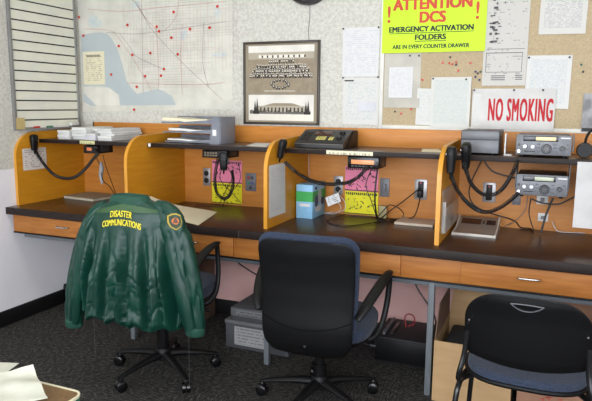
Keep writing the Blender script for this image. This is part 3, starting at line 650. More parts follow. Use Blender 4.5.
paper_stack(0.365, 0.445, -0.30, -0.11, SH1+0.0430, 2, 0.022, 'short white pad lying on the bluish booklets', seed=6)

t = thing('letter_tray_stack', 'grey three tier letter tray full of papers on the second shelf', 'tray', (1.19, -0.20, SH1))
TRAYM = mat('smoky_grey_plastic', (124, 128, 138), 0.35, rgb2=(112, 116, 126), scale=10)
tx0, tx1, ty0, ty1 = 0.935, 1.322, -0.335, -0.155
for k in range(3):
    z = SH1+0.004+k*0.057; dx = -0.012*k
    MB().box(tx0+dx, tx1-0.006, ty0, ty1, z, z+0.004, 0.001).build('tray_floor', TRAYM, t)
    MB().box(tx0+dx, tx1-0.006, ty1-0.004, ty1, z+0.004, z+0.040, 0.001).build('rear_lip', TRAYM, t)
    MB().prism([(tx0+dx, z+0.004), (tx1-0.09, z+0.004), (tx1-0.006, z+0.004), (tx1-0.006, z+0.04), (tx1-0.08, z+0.022), (tx0+dx+0.17, z+0.009), (tx0+dx, z+0.008)], 'Y', ty0, ty0+0.004).build('front_lip', TRAYM, t, smooth=0)
MB().box(tx1-0.006, tx1, ty0, ty1, SH1, SH1+0.160, 0.002).build('end_wall', TRAYM, t)
MB().prism([(tx1-0.075, SH1), (tx1-0.006, SH1), (tx1-0.006, SH1+0.160), (tx1-0.05, SH1+0.160)], 'Y', ty0-0.003, ty0).build('side_wall', TRAYM, t, smooth=0)
MB().sheet((tx1-0.052, ty0-0.0036, SH1+0.05), (tx1-0.026, ty0-0.0036, SH1+0.05), (tx1-0.026, ty0-0.0036, SH1+0.085), (tx1-0.052, ty0-0.0036, SH1+0.085), 0.0005, 1, 1).build('label', WHITEP, t, smooth=0)
for k, (lab, m, dx) in enumerate((('white papers in the bottom letter tray', WHITEP, 0.0), ('white papers in the middle letter tray', WHITEP, 0.01), ('cream papers overhanging the top letter tray', CREAM, -0.035))):
    z = SH1+0.0085+k*0.057
    o = MB().sheet((tx0+0.015+dx, ty0+0.006, z), (1.26+dx, ty0+0.006, z), (1.26+dx, ty1-0.006, z), (tx0+0.015+dx, ty1-0.006, z), 0.009+0.004*k, 8, 3, lambda u, v, k=k: (0.016+0.004*k)*(1-u)**2*0.5 + 0.004*math.sin(u*5)**2).build('paper_pile', m)
    tag(o, lab, 'papers', 'papers in the letter trays')
tag(MB().sheet((1.50, -0.36, SH1+0.0005), (1.64, -0.385, SH1+0.0005), (1.53, -0.08, SH1+0.0005), (1.42, -0.07, SH1+0.0005), 0.001, 3, 3).build('paper_slip', WHITEP), 'white slip lying on the second shelf beside the middle divider panel', 'paper')
tag(MB().sheet((2.485, -0.31, SH1+0.0005), (2.60, -0.30, SH1+0.0005), (2.53, -0.07, SH1+0.0005), (2.45, -0.09, SH1+0.0005), 0.001, 3, 3).build('paper_slip', CREAM), 'cream slip at the right end of the third shelf', 'paper')

# console
t = thing('desk_console', 'black sloping console with yellow keys on the third shelf', 'console', (1.95, -0.22, SH1))
cx0, cx1 = 1.795, 2.075
MB().prism([(-0.345, SH1+0.004), (-0.345, SH1+0.024), (-0.335, SH1+0.032), (-0.185, SH1+0.094), (-0.10, SH1+0.094), (-0.09, SH1+0.086), (-0.09, SH1+0.004)], 'X', cx0, cx1).build('casing', mat('console_black', (34, 34, 33), 0.4, rgb2=(28, 28, 27), scale=60), t, smooth=25)
MB().box(cx0+0.01, cx1-0.01, -0.335, -0.10, SH1, SH1+0.004).build('feet', BLACKP, t, smooth=0)
MB().tube([(cx0, -0.346, SH1+0.024), (cx1, -0.346, SH1+0.024)], 0.0025, 6).build('front_rib', mat('console_rib', (96, 92, 84), 0.4), t)
sl = Matrix.Translation((0, -0.26, SH1+0.063)) @ Matrix.Rotation(math.atan2(0.062, 0.15), 4, 'X')
def on_slope(x0, x1, v0, v1, h, name, m, bev=0.0015, par=None): return MB().box(x0, x1, v0, v1, 0, h, bev, M=sl).build(name, m, par or t)
on_slope(1.875, 1.975, 0.005, 0.062, 0.002, 'display', mat('brown_display', (70, 38, 26), 0.2))
for i in range(4): on_slope(1.902+i*0.0145, 1.913+i*0.0145, -0.050, -0.008, 0.004, 'key', mat('yellow_key', (206, 196, 112), 0.5))
for i in range(2): on_slope(1.975+i*0.0145, 1.986+i*0.0145, -0.050, -0.012, 0.004, 'key', mat('yellow_key', (206, 196, 112), 0.5))
for i in range(7): on_slope(cx0+0.012, 1.86, -0.055+i*0.017, -0.047+i*0.017, 0.0015, 'grille_slat', BLACKG, 0)
for u, v in ((2.030, 0.045), (2.030, -0.025)): MB().add([sl @ Vector(p) for p in [(u+0.016*math.cos(2*PI*k/16), v+0.016*math.sin(2*PI*k/16), 0) for k in range(16)]+[(u+0.013*math.cos(2*PI*k/16), v+0.013*math.sin(2*PI*k/16), 0.012) for k in range(16)]], [[k, (k+1) % 16, 16+(k+1) % 16, 16+k] for k in range(16)]+[list(range(16, 32))]).build('knob', BLACKG, t)
MB().prism([(-0.30, SH1+0.004), (-0.18, SH1+0.09), (-0.10, SH1+0.09), (-0.10, SH1+0.004)], 'X', cx1, cx1+0.006).build('end_cheek', BLACKP, t, smooth=25)

# grey speaker box
t = thing('speaker_box', 'two tone grey metal box on the fourth shelf left of the radio', 'box', (2.775, -0.24, SH1))
gx0, gx1 = 2.688, 2.868
MB().box(gx0, gx1, -0.365, -0.12, SH1+0.008, SH1+0.118, 0.003).build('casing', DARKG, t)
gm = mat('grey_front', (104, 106, 110), 0.4, rgb2=(98, 100, 104))
MB().box(gx0+0.003, gx1-0.003, -0.372, -0.365, SH1+0.010, SH1+0.072, 0.003).build('lower_front', gm, t)
MB().box(gx0+0.003, gx1-0.003, -0.372, -0.365, SH1+0.076, SH1+0.116, 0.003).build('upper_front', gm, t)
for x in (gx0+0.03, gx1-0.03):
    for y in (-0.34, -0.15): MB().lathe([(0, 0), (0.01, 0), (0.011, 0.008), (0, 0.008)], (x, y, SH1), 'Z', 10).build('foot', BLACKP, t)
t = thing('small_stand', 'small white bracket standing between grey box and silver radio', 'bracket', (2.905, -0.30, SH1))
MB().box(2.89, 2.896, -0.34, -0.28, SH1, SH1+0.105, 0.001).build('upright', WPLAST, t)
MB().box(2.896, 2.925, -0.34, -0.28, SH1, SH1+0.005, 0.001).build('base', WPLAST, t)

# radios -------------------------------------------------------------
LCD = mat('cream_display', (216, 196, 150), 0.3, emit=0.25); LCD2 = mat('green_grey_display', (176, 184, 160), 0.3, emit=0.1); DKWIN = mat('dark_window', (36, 36, 40), 0.2)
def transceiver(x0, x1, yf, d, z0, h, label, lcd, loc_z, hung):
    t = thing('radio_transceiver', label, 'radio', ((x0+x1)/2, yf+d/2, loc_z)); w = x1-x0
    MB().box(x0+0.004, x1-0.004, yf+0.02, yf+d, z0+0.004, z0+h-0.002, 0.003).build('casing', DARKG, t)
    MB().box(x0, x1, yf, yf+0.022, z0, z0+h, 0.005).build('faceplate', SILVER, t)
    def P(u0, u1, v0, v1, dy, name, m, par=t, bev=0.001): return MB().box(x0+u0*w, x0+u1*w, yf-dy, yf+0.001, z0+v0*h, z0+v1*h, bev).build(name, m, par)
    P(0.13, 0.76, 0.68, 0.94, 0.002, 'display_bezel', DKWIN)
    P(0.36, 0.72, 0.72, 0.90, 0.003, 'display', lcd)
    P(0.15, 0.33, 0.73, 0.90, 0.003, 'meter', mat('meter_grey', (84, 86, 90), 0.3))
    def K(u, v, r, l, name, m, par=t): 
        o = MB().lathe([(0, 0.001), (r, 0.001), (r, -l*0.7), (r*0.85, -l), (0, -l)], (x0+u*w, yf, z0+v*h), 'Y', 18).build(name, m, par); return o
    k = K(0.56, 0.33, 0.0215, 0.02, 'tuning_knob', mat('knob_grey', (62, 63, 66), 0.3, 0.4)); MB().lathe([(0, -0.0201), (0.015, -0.0201), (0.013, -0.023), (0, -0.023)], (x0+0.56*w, yf, z0+0.33*h), 'Y', 16).build('knob_cap', BLACKG, k)
    for u in (0.17, 0.31): K(u, 0.42, 0.010, 0.014, 'knob', mat('knob_light', (176, 178, 182), 0.3, 0.4))
    K(0.84, 0.36, 0.011, 0.012, 'knob', DARKG)
    for u in (0.06, 0.06): pass
    K(0.06, 0.18, 0.008, 0.006, 'mic_socket', CHROME); K(0.06, 0.5, 0.006, 0.004, 'phone_jack', DARKG)
    for u, v in ((0.41, 0.55), (0.41, 0.38), (0.41, 0.22), (0.71, 0.55), (0.71, 0.38), (0.71, 0.22), (0.92, 0.38), (0.77, 0.12), (0.93, 0.55)): P(u-0.03, u+0.03, v-0.035, v+0.035, 0.003, 'button', mat('button_grey', (96, 98, 104), 0.4))
    P(0.16, 0.36, 0.16, 0.20, 0.0008, 'printed_name', BLACKINK, t, 0)
    P(0.80, 0.97, 0.83, 0.89, 0.0008, 'printed_name', mat('white_ink', (214, 214, 214), 0.5), t, 0)
    for u in (0.12, 0.88):
        for y in (yf+0.03, yf+d-0.03): MB().lathe([(0, 0), (0.008, 0), (0.009, 0.012), (0, 0.012)], (x0+u*w, y, z0-0.010), 'Z', 10).build('foot', BLACKP, t)
    if hung:
        for x in (x0-0.004, x1+0.001): MB().box(x, x+0.003, yf+0.005, yf+0.16, z0+0.03, SH0-0.0012, 0.001).build('hanging_bracket', STEEL, t)
    else:
        MB().tube(catmull([(x1+0.001, yf+0.03, z0+0.02), (x1+0.007, yf+0.03, z0+0.03), (x1+0.007, yf+0.03, z0+0.09), (x1+0.001, yf+0.03, z0+0.10)], 4), 0.003, 6).build('carry_handle', STEEL, t)
    return t
transceiver(2.944, 3.184, -0.395, 0.24, SH1+0.011, 0.095, 'silver radio with a lit cream display standing on the fourth shelf', LCD, SH1, False)
transceiver(2.956, 3.182, -0.412, 0.25, 0.984, 0.098, 'silver radio with a dull display hanging under the fourth shelf', LCD2, 0.984, True)
t = thing('headphones', 'black headphones resting at the right end of the fourth shelf', 'headphones', (3.24, -0.30, SH1))
MB().lathe([(0.014, -0.02), (0.032, -0.02), (0.036, 0.0), (0.032, 0.016), (0.014, 0.012)], (3.242, -0.31, SH1+0.0365), 'Y', 24).build('ear_cushion', BLACKP, t)
MB().lathe([(0.0, 0.0), (0.027, 0.0), (0.028, 0.016), (0.024, 0.034), (0, 0.036)], (3.242, -0.31, SH1+0.0365), 'Y', 24).build('ear_cup', DARKG, t)
MB().lathe([(0.014, -0.02), (0.032, -0.02), (0.036, 0.0), (0.032, 0.016), (0.014, 0.012)], (3.37, -0.33, SH1+0.0365), 'Y', 24).build('ear_cushion', BLACKP, t)
MB().lathe([(0.0, 0.0), (0.027, 0.0), (0.028, 0.016), (0.024, 0.034), (0, 0.036)], (3.37, -0.33, SH1+0.0365), 'Y', 24).build('ear_cup', DARKG, t)
MB().tube([(3.242+0.0665*(1-math.cos(a)), -0.31, SH1+0.070+0.080*math.sin(a)) for a in [PI*k/20 for k in range(21)]], 0.006, 8).build('headband', BLACKP, t)

def mobile_radio(x0, x1, z0, z1, yf, d, label, kind):
    t = thing('mobile_radio', label, 'radio', ((x0+x1)/2, yf+d/2, z0)); w = x1-x0; h = z1-z0
    MB().box(x0, x1, yf+0.012, yf+d, z0, z1, 0.003).build('casing', BLACKP, t)
    MB().box(x0, x1, yf, yf+0.013, z0, z1, 0.004).build('faceplate', BLACKG, t)
    def P(u0, u1, v0, v1, name, m, dy=0.0015): MB().box(x0+u0*w, x0+u1*w, yf-dy, yf+0.001, z0+v0*h, z0+v1*h, 0.0006).build(name, m, t)
    if kind == 'orange':
        P(0.12, 0.86, 0.36, 0.72, 'display', mat('orange_display', (226, 148, 96), 0.3, emit=0.35))
        for i in range(6): P(0.12+i*0.12, 0.21+i*0.12, 0.12, 0.24, 'button', mat('button_dark', (60, 60, 62), 0.4), 0.003)
    elif kind == 'keys':
        for i in range(5):
            for j in range(2): P(0.10+i*0.11, 0.18+i*0.11, 0.22+j*0.32, 0.44+j*0.32, 'button', mat('button_brass', (118, 104, 82), 0.4), 0.003)
    else: P(0.25, 0.60, 0.35, 0.75, 'display', mat('orange_lamp', (206, 120, 80), 0.3, emit=0.15))
    MB().lathe([(0, 0.001), (0.008, 0.001), (0.007, -0.012), (0, -0.012)], (x0+0.93*w, yf, z0+0.5*h), 'Y', 12).build('knob', BLACKG, t)
    for x in (x0-0.003, x1+0.001): MB().box(x, x+0.002, yf+0.03, yf+0.11, z0+0.01, SH0-0.0012, 0.0005).build('mounting_bracket', DARKG, t)
    return t
mobile_radio(0.365, 0.475, 1.078, 1.128, -0.405, 0.15, 'small black radio under the first shelf with an orange lamp', 'lamp')
mobile_radio(1.232, 1.395, 1.086, 1.130, -0.395, 0.15, 'black radio with brass buttons under the second shelf', 'keys')
mobile_radio(2.118, 2.285, 1.068, 1.130, -0.395, 0.16, 'black radio with an orange lit display under the third shelf', 'orange')

def hand_mic(p, M, label, mount_side=None):
    """fist microphone: local z up, front towards -y"""
    t = thing('hand_microphone', label, 'microphone', p)
    Mx = Matrix.Translation(p) @ M
    prof = [(0.016, 0.012, -0.052), (0.020, 0.014, -0.048), (0.022, 0.016, -0.02), (0.026, 0.018, 0.012), (0.027, 0.018, 0.036), (0.022, 0.014, 0.046), (0.012, 0.008, 0.049)]
    rings = []
    for a, b, z in prof:
        rings.append([Mx @ Vector((a*abs(math.cos(q))**0.6*(1 if math.cos(q) > 0 else -1), b*abs(math.sin(q))**0.6*(1 if math.sin(q) > 0 else -1), z)) for q in [2*PI*k/20 for k in range(20)]])
    MB().loft(rings).build('body', BLACKP, t)
    for k in range(5):
        z = 0.008+k*0.007; MB().box(-0.014, 0.014, -0.0195, -0.016, z, z+0.003, 0.0008, M=Mx).build('grille_slot', BLACKG, t)
    MB().box(0.020, 0.029, -0.006, 0.006, -0.02, 0.02, 0.002, M=Mx).build('talk_button', DARKG, t)
    MB().tube([Mx @ Vector(q) for q in ((0, 0, -0.05), (0, 0, -0.075))], [0.007, 0.004], 8).build('strain_relief', BLACKG, t)
    MB().lathe([(0, 0), (0.008, 0), (0.006, 0.012), (0, 0.012)], Mx @ Vector((0, 0.014, 0.02)), 'Y', 10).build('hanger_button', CHROME, t)
    return t
Rz = lambda a: Matrix.Rotation(a, 4, 'Z')
hand_mic((0.048, -0.495, 1.142), Rz(PI/2), 'black hand microphone hung on the leftmost divider panel')
hand_mic((1.790, -0.505, 1.165), Rz(PI/2) @ Matrix.Rotation(0.2, 4, 'X'), 'black hand microphone hung on the middle divider panel')
hand_mic((2.677, -0.575, 1.150), Rz(PI/2) @ Matrix.Scale(1.22, 4), 'nearer of two black microphones hung side by side on one panel')
hand_mic((2.735, -0.515, 1.168), Matrix.Scale(1.22, 4) @ Rz(PI/2) @ Matrix.Rotation(-0.25, 4, 'Y'), 'farther of two black microphones, tilted, hung side by side')
hand_mic((1.392, -0.425, 1.075), Rz(0.3), 'black microphone hanging from the radio above the second pink sheet')

# ------------------------------------------------------------------ things on the worktop
Z = ZT
t = thing('desk_book', 'thin grey book lying flat on the worktop at far left', 'book', (0.22, -0.18, Z))
MB().box(0.07, 0.36, -0.30, -0.07, Z+0.0005, Z+0.003, 0.001, 1, -0.12).build('lower_cover', mat('book_grey', (150, 142, 124), 0.6), t)
MB().box(0.075, 0.355, -0.295, -0.075, Z+0.003, Z+0.017, 0.001, 1, -0.12).build('page_block', mat('page_edges', (196, 188, 168), 0.8), t)
MB().box(0.07, 0.36, -0.30, -0.07, Z+0.017, Z+0.0195, 0.001, 1, -0.12).build('upper_cover', mat('book_grey', (150, 142, 124), 0.6), t)
def fold(u, v): return 0.012*(1-u)*v
tag(MB().sheet((0.885, -0.63, Z+0.062), (1.39, -0.70, Z+0.002), (1.28, -0.31, Z+0.002), (0.89, -0.43, Z+0.090), 0.0015, 10, 6, lambda u, v: -0.11*u*(1-u)*(1-u)).build('open_folder', CREAM), 'cream paper folder lying open on the worktop by the green jacket', 'folder')
tag(MB().box(1.02, 1.20, -0.13, -0.09, Z, Z+0.004, 0.001, 1, 0.3).build('dark_folder', mat('maroon_folder', (92, 54, 40), 0.6)), 'flat maroon folder edge near the yellow sheet in the second bay', 'folder')
t = thing('tissue_box', 'blue and green carton standing by the middle divider panel', 'box', (1.81, -0.18, Z))
BLUEB = mat('carton_blue', (136, 190, 226), 0.5, rgb2=(150, 200, 232), scale=14); GREENB = mat('carton_green', (52, 158, 76), 0.5, rgb2=(66, 170, 86), scale=20)
bx0, bx1, by0, by1, bh = 1.772, 1.872, -0.262, -0.055, 0.195
MB().box(bx0, bx1, by0, by1, Z, Z+bh, 0.002).build('carton', BLUEB, t)
MB().box(bx0-0.0006, bx1+0.0006, by0-0.0006, by1+0.0006, Z+bh*0.50, Z+bh*0.80).build('green_band', GREENB, t, smooth=0)
MB().box(bx0+0.02, bx1-0.015, by0-0.001, by0-0.0006, Z+bh*0.36, Z+bh*0.44).build('printed_name', WHITEP, t, smooth=0)
for (yy, zz, a, b, c) in ((-0.20, 0.5, 0.030, 0.06, (40, 52, 96)), (-0.15, 0.62, 0.03, 0.07, (180, 190, 196)), (-0.21, 0.88, 0.02, 0.014, (24, 30, 44)), (-0.10, 0.45, 0.03, 0.04, (60, 64, 100)), (-0.17, 0.25, 0.05, 0.03, (210, 216, 222))):
    MB().add([(bx1+0.0012, by0/1*0+yy+a*math.cos(2*PI*k/14), Z+bh*zz+b*0.6*math.sin(2*PI*k/14)) for k in range(14)], [list(range(14))]).build('printed_picture', mat('carton_print_%d' % c[0], c, 0.5), t, smooth=0, recalc=False)
tag(MB().sheet((1.915, -0.12, Z+0.055), (1.985, -0.09, Z+0.085), (1.965, -0.085, Z+0.135), (1.895, -0.115, Z+0.105), 0.0006, 3, 3).build('paper_tag', print_mat('tag_print', (232, 232, 230), (150, 150, 156), 5, 4, 0.5, 0.15)), 'white paper tag on a white lead beside the third pink sheet', 'tag')
t = thing('desk_booklet', 'pale booklet lying beside the panel with two microphones', 'book', (2.44, -0.12, Z))
MB().box(2.335, 2.545, -0.21, -0.045, Z+0.0005, Z+0.012, 0.001, 1, -0.02).build('page_block', mat('pale_pages', (212, 198, 180), 0.8), t)
MB().box(2.335, 2.545, -0.21, -0.045, Z+0.012, Z+0.0145, 0.001, 1, -0.02).build('cover', mat('pale_cover', (206, 190, 176), 0.6), t)
t = thing('display_unit', 'low silver unit with raised ends and dark windows on worktop', 'device', (2.77, -0.22, Z))
sv = mat('silver_unit', (150, 142, 134), 0.35, 0.3, rgb2=(142, 134, 126))
def ux(y): return 2.665
MB().prism([(-0.345, Z+0.002), (-0.345, Z+0.012), (-0.20, Z+0.020), (-0.10, Z+0.056), (-0.085, Z+0.056), (-0.085, Z+0.002)], 'X', 2.672, 2.868).build('body', sv, t, smooth=20)
for x in (2.664, 2.868):
    P = [(-0.352, Z), (-0.352, Z+0.016), (-0.30, Z+0.018), (-0.20, Z+0.027), (-0.14, Z+0.045), (-0.10, Z+0.064), (-0.08, Z+0.064), (-0.08, Z)]
    MB().prism(P, 'X', x, x+0.008).build('end_rib', mat('pale_rib', (206, 200, 190), 0.35), t, smooth=20)
MB().box(2.672, 2.868, -0.352, -0.345, Z, Z+0.014, 0.002).build('front_lip', mat('pale_rib', (206, 200, 190), 0.35), t)
sl = Matrix.Translation((0, -0.15, Z+0.0385)) @ Matrix.Rotation(math.atan2(0.036, 0.10), 4, 'X')
MB().box(2.685, 2.785, -0.022, 0.030, 0, 0.0015, M=sl).build('window', mat('brown_window', (62, 40, 36), 0.2), t, smooth=0)
MB().box(2.812, 2.858, -0.020, 0.026, 0, 0.0015, M=sl).build('window', mat('brown_window', (62, 40, 36), 0.2), t, smooth=0)
MB().box(2.793, 2.803, -0.014, 0.014, 0, 0.0025, M=sl).build('button', DARKG, t, smooth=0)
tag(MB().box(2.205, 2.255, -0.075, -0.045, Z, Z+0.075, 0.008).build('power_adapter', mat('beige_adapter', (176, 164, 120), 0.5)), 'beige power adapter behind the black cables in the third bay', 'adapter')
tag(MB().tube([(0.411, -0.30, 1.015), (0.414, -0.30, 0.975), (0.405, -0.30, 0.93), (0.413, -0.30, 0.87)], [0.008, 0.016, 0.014, 0.007], 10).build('cable_connector', mat('grey_connector', (164, 162, 164), 0.35)), 'pale grey connector dangling on a thin cable in the first bay', 'connector')

# ------------------------------------------------------------------ cables
CAB = {
    'mic_cord_1': [(0.045,-0.488,1.092), (0.041,-0.440,1.024), (0.129,-0.440,0.943), (0.219,-0.440,0.915), (0.319,-0.440,0.927), (0.411,-0.440,0.989), (0.478,-0.440,1.055), (0.519,-0.440,1.088)],
    'thin_1a': [(0.430,-0.300,1.061), (0.443,-0.300,1.004), (0.479,-0.300,0.914), (0.406,-0.150,0.764)],
    'thin_1b': [(0.372,-0.300,1.046), (0.402,-0.300,0.989), (0.421,-0.300,0.898), (0.350,-0.150,0.829), (0.405,-0.150,0.751)],
    'loop_2': [(1.283,-0.300,1.072), (1.261,-0.300,0.975), (1.267,-0.300,0.885), (1.307,-0.300,0.839), (1.355,-0.300,0.855), (1.383,-0.300,0.928), (1.377,-0.300,1.011)],
    'thin_2a': [(1.224,-0.100,1.047), (1.180,-0.100,0.931), (1.265,-0.100,0.841), (1.329,-0.100,0.781)],
    'thin_2b': [(1.195,-0.100,1.046), (1.266,-0.100,0.948), (1.222,-0.100,0.857), (1.170,-0.100,0.757)],
    'thin_2c': [(1.320,-0.120,1.041), (1.333,-0.120,0.929), (1.247,-0.120,0.823), (1.203,-0.120,0.750)],
    'mic_cord_3': [(1.800,-0.487,1.092), (1.848,-0.450,1.038), (1.929,-0.450,0.999), (2.014,-0.450,0.983), (2.125,-0.450,0.994), (2.194,-0.450,1.029), (2.242,-0.420,1.086)],
    'desk_loop': [(2.000,-0.058,0.754), (1.968,-0.231,0.754), (2.003,-0.345,0.754), (2.109,-0.387,0.754), (2.191,-0.287,0.754), (2.260,-0.126,0.754), (2.168,-0.068,0.754), (2.042,-0.092,0.754)],
    'desk_loop_b': [(2.206,-0.118,0.754), (2.251,-0.120,0.810), (2.285,-0.120,0.841), (2.342,-0.120,0.822), (2.337,0.013,0.754), (2.304,-0.138,0.754), (2.232,-0.172,0.754)],
    'outlet_cable': [(2.234,-0.177,0.755), (2.281,-0.100,0.803), (2.364,-0.100,0.872), (2.435,-0.050,0.938)],
    'outlet_cable_b': [(2.438,-0.050,0.887), (2.434,-0.100,0.820), (2.413,-0.100,0.779), (2.351,-0.049,0.754), (2.286,-0.114,0.754)],
    'radio_lead': [(2.262,-0.300,1.108), (2.249,-0.300,1.000), (2.246,-0.300,0.892), (2.234,-0.200,0.770)],
    'radio_lead_b': [(2.197,-0.200,1.053), (2.165,-0.200,0.957), (2.196,-0.200,0.875), (2.232,-0.172,0.754)],
    'white_a': [(1.964,-0.050,0.897), (1.957,-0.100,0.850), (1.989,-0.100,0.799), (1.936,-0.071,0.754), (1.860,-0.070,0.754)],
    'white_b': [(1.951,-0.050,0.878), (2.013,-0.100,0.830), (2.001,-0.100,0.782), (1.891,-0.017,0.754), (1.817,0.026,0.754)],
    'white_c': [(1.763,-0.050,1.114), (1.764,-0.050,1.030), (1.765,-0.050,0.970)],
    'coil_a': [(2.671,-0.560,1.118), (2.679,-0.500,1.042), (2.729,-0.500,0.964), (2.788,-0.420,0.898), (2.839,-0.420,0.892), (2.888,-0.420,0.915), (2.923,-0.420,0.942), (2.973,-0.420,0.993)],
    'coil_b': [(2.731,-0.540,1.129), (2.742,-0.500,1.083), (2.762,-0.500,1.037), (2.801,-0.500,0.997), (2.842,-0.500,0.985), (2.894,-0.500,1.007), (2.934,-0.440,1.073), (2.960,-0.440,1.149)],
    'thin_4a': [(2.768,-0.120,1.115), (2.727,-0.120,1.018), (2.711,-0.120,0.937), (2.740,-0.120,0.874), (2.824,-0.120,0.837), (2.925,-0.120,0.813), (2.980,0.055,0.754), (3.045,-0.090,0.754)],
    'thin_4b': [(2.796,-0.300,1.126), (2.846,-0.300,1.074), (2.950,-0.300,1.049)],
    'thin_4c': [(3.021,-0.150,0.935), (3.017,-0.150,0.852), (3.046,-0.150,0.766)],
    'thick_4d': [(3.124,-0.150,0.942), (3.097,-0.150,0.853), (3.080,-0.150,0.758)],
    'white_4': [(3.128,-0.060,0.809), (3.145,-0.060,0.773), (3.175,-0.057,0.754), (3.289,-0.031,0.754)],
    'loop_4e': [(3.027,-0.200,0.937), (3.079,-0.200,0.920), (3.148,-0.200,0.920), (3.192,-0.200,0.943), (3.234,-0.200,0.971)],
    'grey_4f': [(3.004,-0.080,0.940), (2.994,-0.080,0.860), (2.949,-0.080,0.797), (2.897,-0.015,0.754)],
    'under_a': [(1.495,-0.500,0.573), (1.520,-0.500,0.518), (1.577,-0.500,0.484), (1.652,-0.500,0.452)],
    'under_b': [(2.513,-0.500,0.530), (2.540,-0.500,0.482), (2.582,-0.500,0.425), (2.619,-0.500,0.368), (2.631,-0.500,0.313), (2.616,-0.500,0.211)],
    'red': [(2.408,-0.150,0.152), (2.400,-0.150,0.210), (2.422,-0.150,0.231), (2.451,-0.150,0.218), (2.453,-0.150,0.177), (2.419,-0.150,0.160)],
    'thin_chair': [(1.056,-1.000,0.286), (1.045,-1.000,0.052)],
}
GREYC = mat('grey_cable', (110, 110, 112), 0.5); WHC = mat('white_cable', (222, 220, 214), 0.5); REDC = mat('red_cable', (170, 36, 44), 0.5)
def cable(key, r, m, label, name='cable', cat='cable', lift=True):
    pts = [Vector(p) for p in CAB[key]]
    P = catmull(pts, 7)
    if lift:
        for p in P:
            if p.z > 0.6 and p.z < ZT+r+0.0015 and p.y > -0.7: p.z = ZT+r+0.0015
            p.y = min(p.y, -0.029-r)
    tag(MB().tube(P, r, 7).build(name, m), label, cat)
for k, lab in (('mic_cord_1', 'black coiled cord from the leftmost microphone to the first radio'), ('mic_cord_3', 'black coiled cord sagging from the middle divider microphone'), ('coil_a', 'lower black coiled cord from the nearer of the paired microphones'), ('coil_b', 'upper black coiled cord running to the shelf radio'), ('loop_2', 'black coiled cord looping before the second bay pink sheet')):
    tag(coil(CAB[k]).build('coiled_cord', CORDM), lab, 'cord')
cable('thin_1a', 0.0022, CORDM, 'thin black lead hanging right of the first radio')
cable('thin_1b', 0.0028, CORDM, 'thin black lead carrying the pale connector in the first bay')
cable('thin_2a', 0.0022, CORDM, 'thin black lead crossing right over the second bay yellow sheet')
cable('thin_2b', 0.0022, CORDM, 'thin black lead dropping left over the second bay yellow sheet')
cable('thin_2c', 0.0022, CORDM, 'thin black lead along the right edge of the second bay pink sheet')
cable('desk_loop', 0.0028, CORDM, 'flat black cable loop lying on the worktop in the third bay')
cable('desk_loop_b', 0.0028, CORDM, 'raised black cable loop beside the beige adapter')
cable('outlet_cable', 0.003, CORDM, 'black cable rising straight to the plugged socket in third bay')
cable('outlet_cable_b', 0.003, CORDM, 'black cable falling from the plugged socket to the pale booklet')
cable('radio_lead', 0.0045, CORDM, 'thick black lead down from the orange lit radio')
cable('radio_lead_b', 0.0025, CORDM, 'thin black lead across the third bay yellow sheet')
cable('white_a', 0.002, WHC, 'white lead carrying the paper tag'); cable('white_b', 0.002, WHC, 'white lead behind the paper tag by the pink sheet')
cable('white_c', 0.0015, WHC, 'thin white lead hanging above the blue and green carton')
cable('thin_4a', 0.0035, CORDM, 'black lead trailing behind the display unit to the worktop')
cable('thin_4b', 0.004, CORDM, 'black lead curving into the hanging silver radio')
cable('thin_4c', 0.003, CORDM, 'thin black lead dropping straight under the hanging radio')
cable('thick_4d', 0.0055, mat('dark_grey_cable', (62, 62, 62), 0.5), 'thick dark grey lead dropping under the hanging radio')
cable('white_4', 0.0022, WHC, 'white lead trailing along the worktop at the right')
cable('loop_4e', 0.004, CORDM, 'black lead sagging in a loop under the hanging radio')
cable('grey_4f', 0.002, GREYC, 'thin grey lead curving behind the display unit')
cable('under_a', 0.004, CORDM, 'black cable hanging beneath the drawers beside the middle chair', lift=False)
cable('under_b', 0.004, CORDM, 'black cable hanging beside the steel leg under the worktop', lift=False)
cable('red', 0.0035, REDC, 'red lead looped on the black box under the worktop', lift=False)

# ------------------------------------------------------------------ office chairs (built at the origin facing +y, then placed)
def sring(cx, cy, z, a, b, n=2.6, N_=40, kx=0.0):
    out = []
    for k in range(N_):
        q = 2*PI*k/N_; c, s = math.cos(q), math.sin(q)
        x = a*math.copysign(abs(c)**(2/n), c); y = b*math.copysign(abs(s)**(2/n), s)
        out.append((cx+x, cy+y+kx*x*x, z))
    return out
def interp(tab, z):
    if z <= tab[0][0]: return tab[0][1]
    for (a, p), (b, q) in zip(tab, tab[1:]):
        if z <= b: t = (z-a)/(b-a); t = t*t*(3-2*t) if False else t; return p+(q-p)*t
    return tab[-1][1]
YB_TAB = [(0.345, -0.165), (0.38, -0.225), (0.43, -0.252), (0.50, -0.262), (0.60, -0.258), (0.70, -0.262), (0.80, -0.278), (0.90, -0.302)]
def half_w(z, z0, z1, wb, wt, rb, rt):
    w = wb+(wt-wb)*(z-z0)/(z1-z0)
    if z > z1-rt: d = z-(z1-rt); w -= rt-math.sqrt(max(rt*rt-d*d, 0))
    if z < z0+rb: d = (z0+rb)-z; e = 1-math.sqrt(max(1-(d/rb)**2, 0)); w -= e*wb*0.62
    return max(w, 0.01)
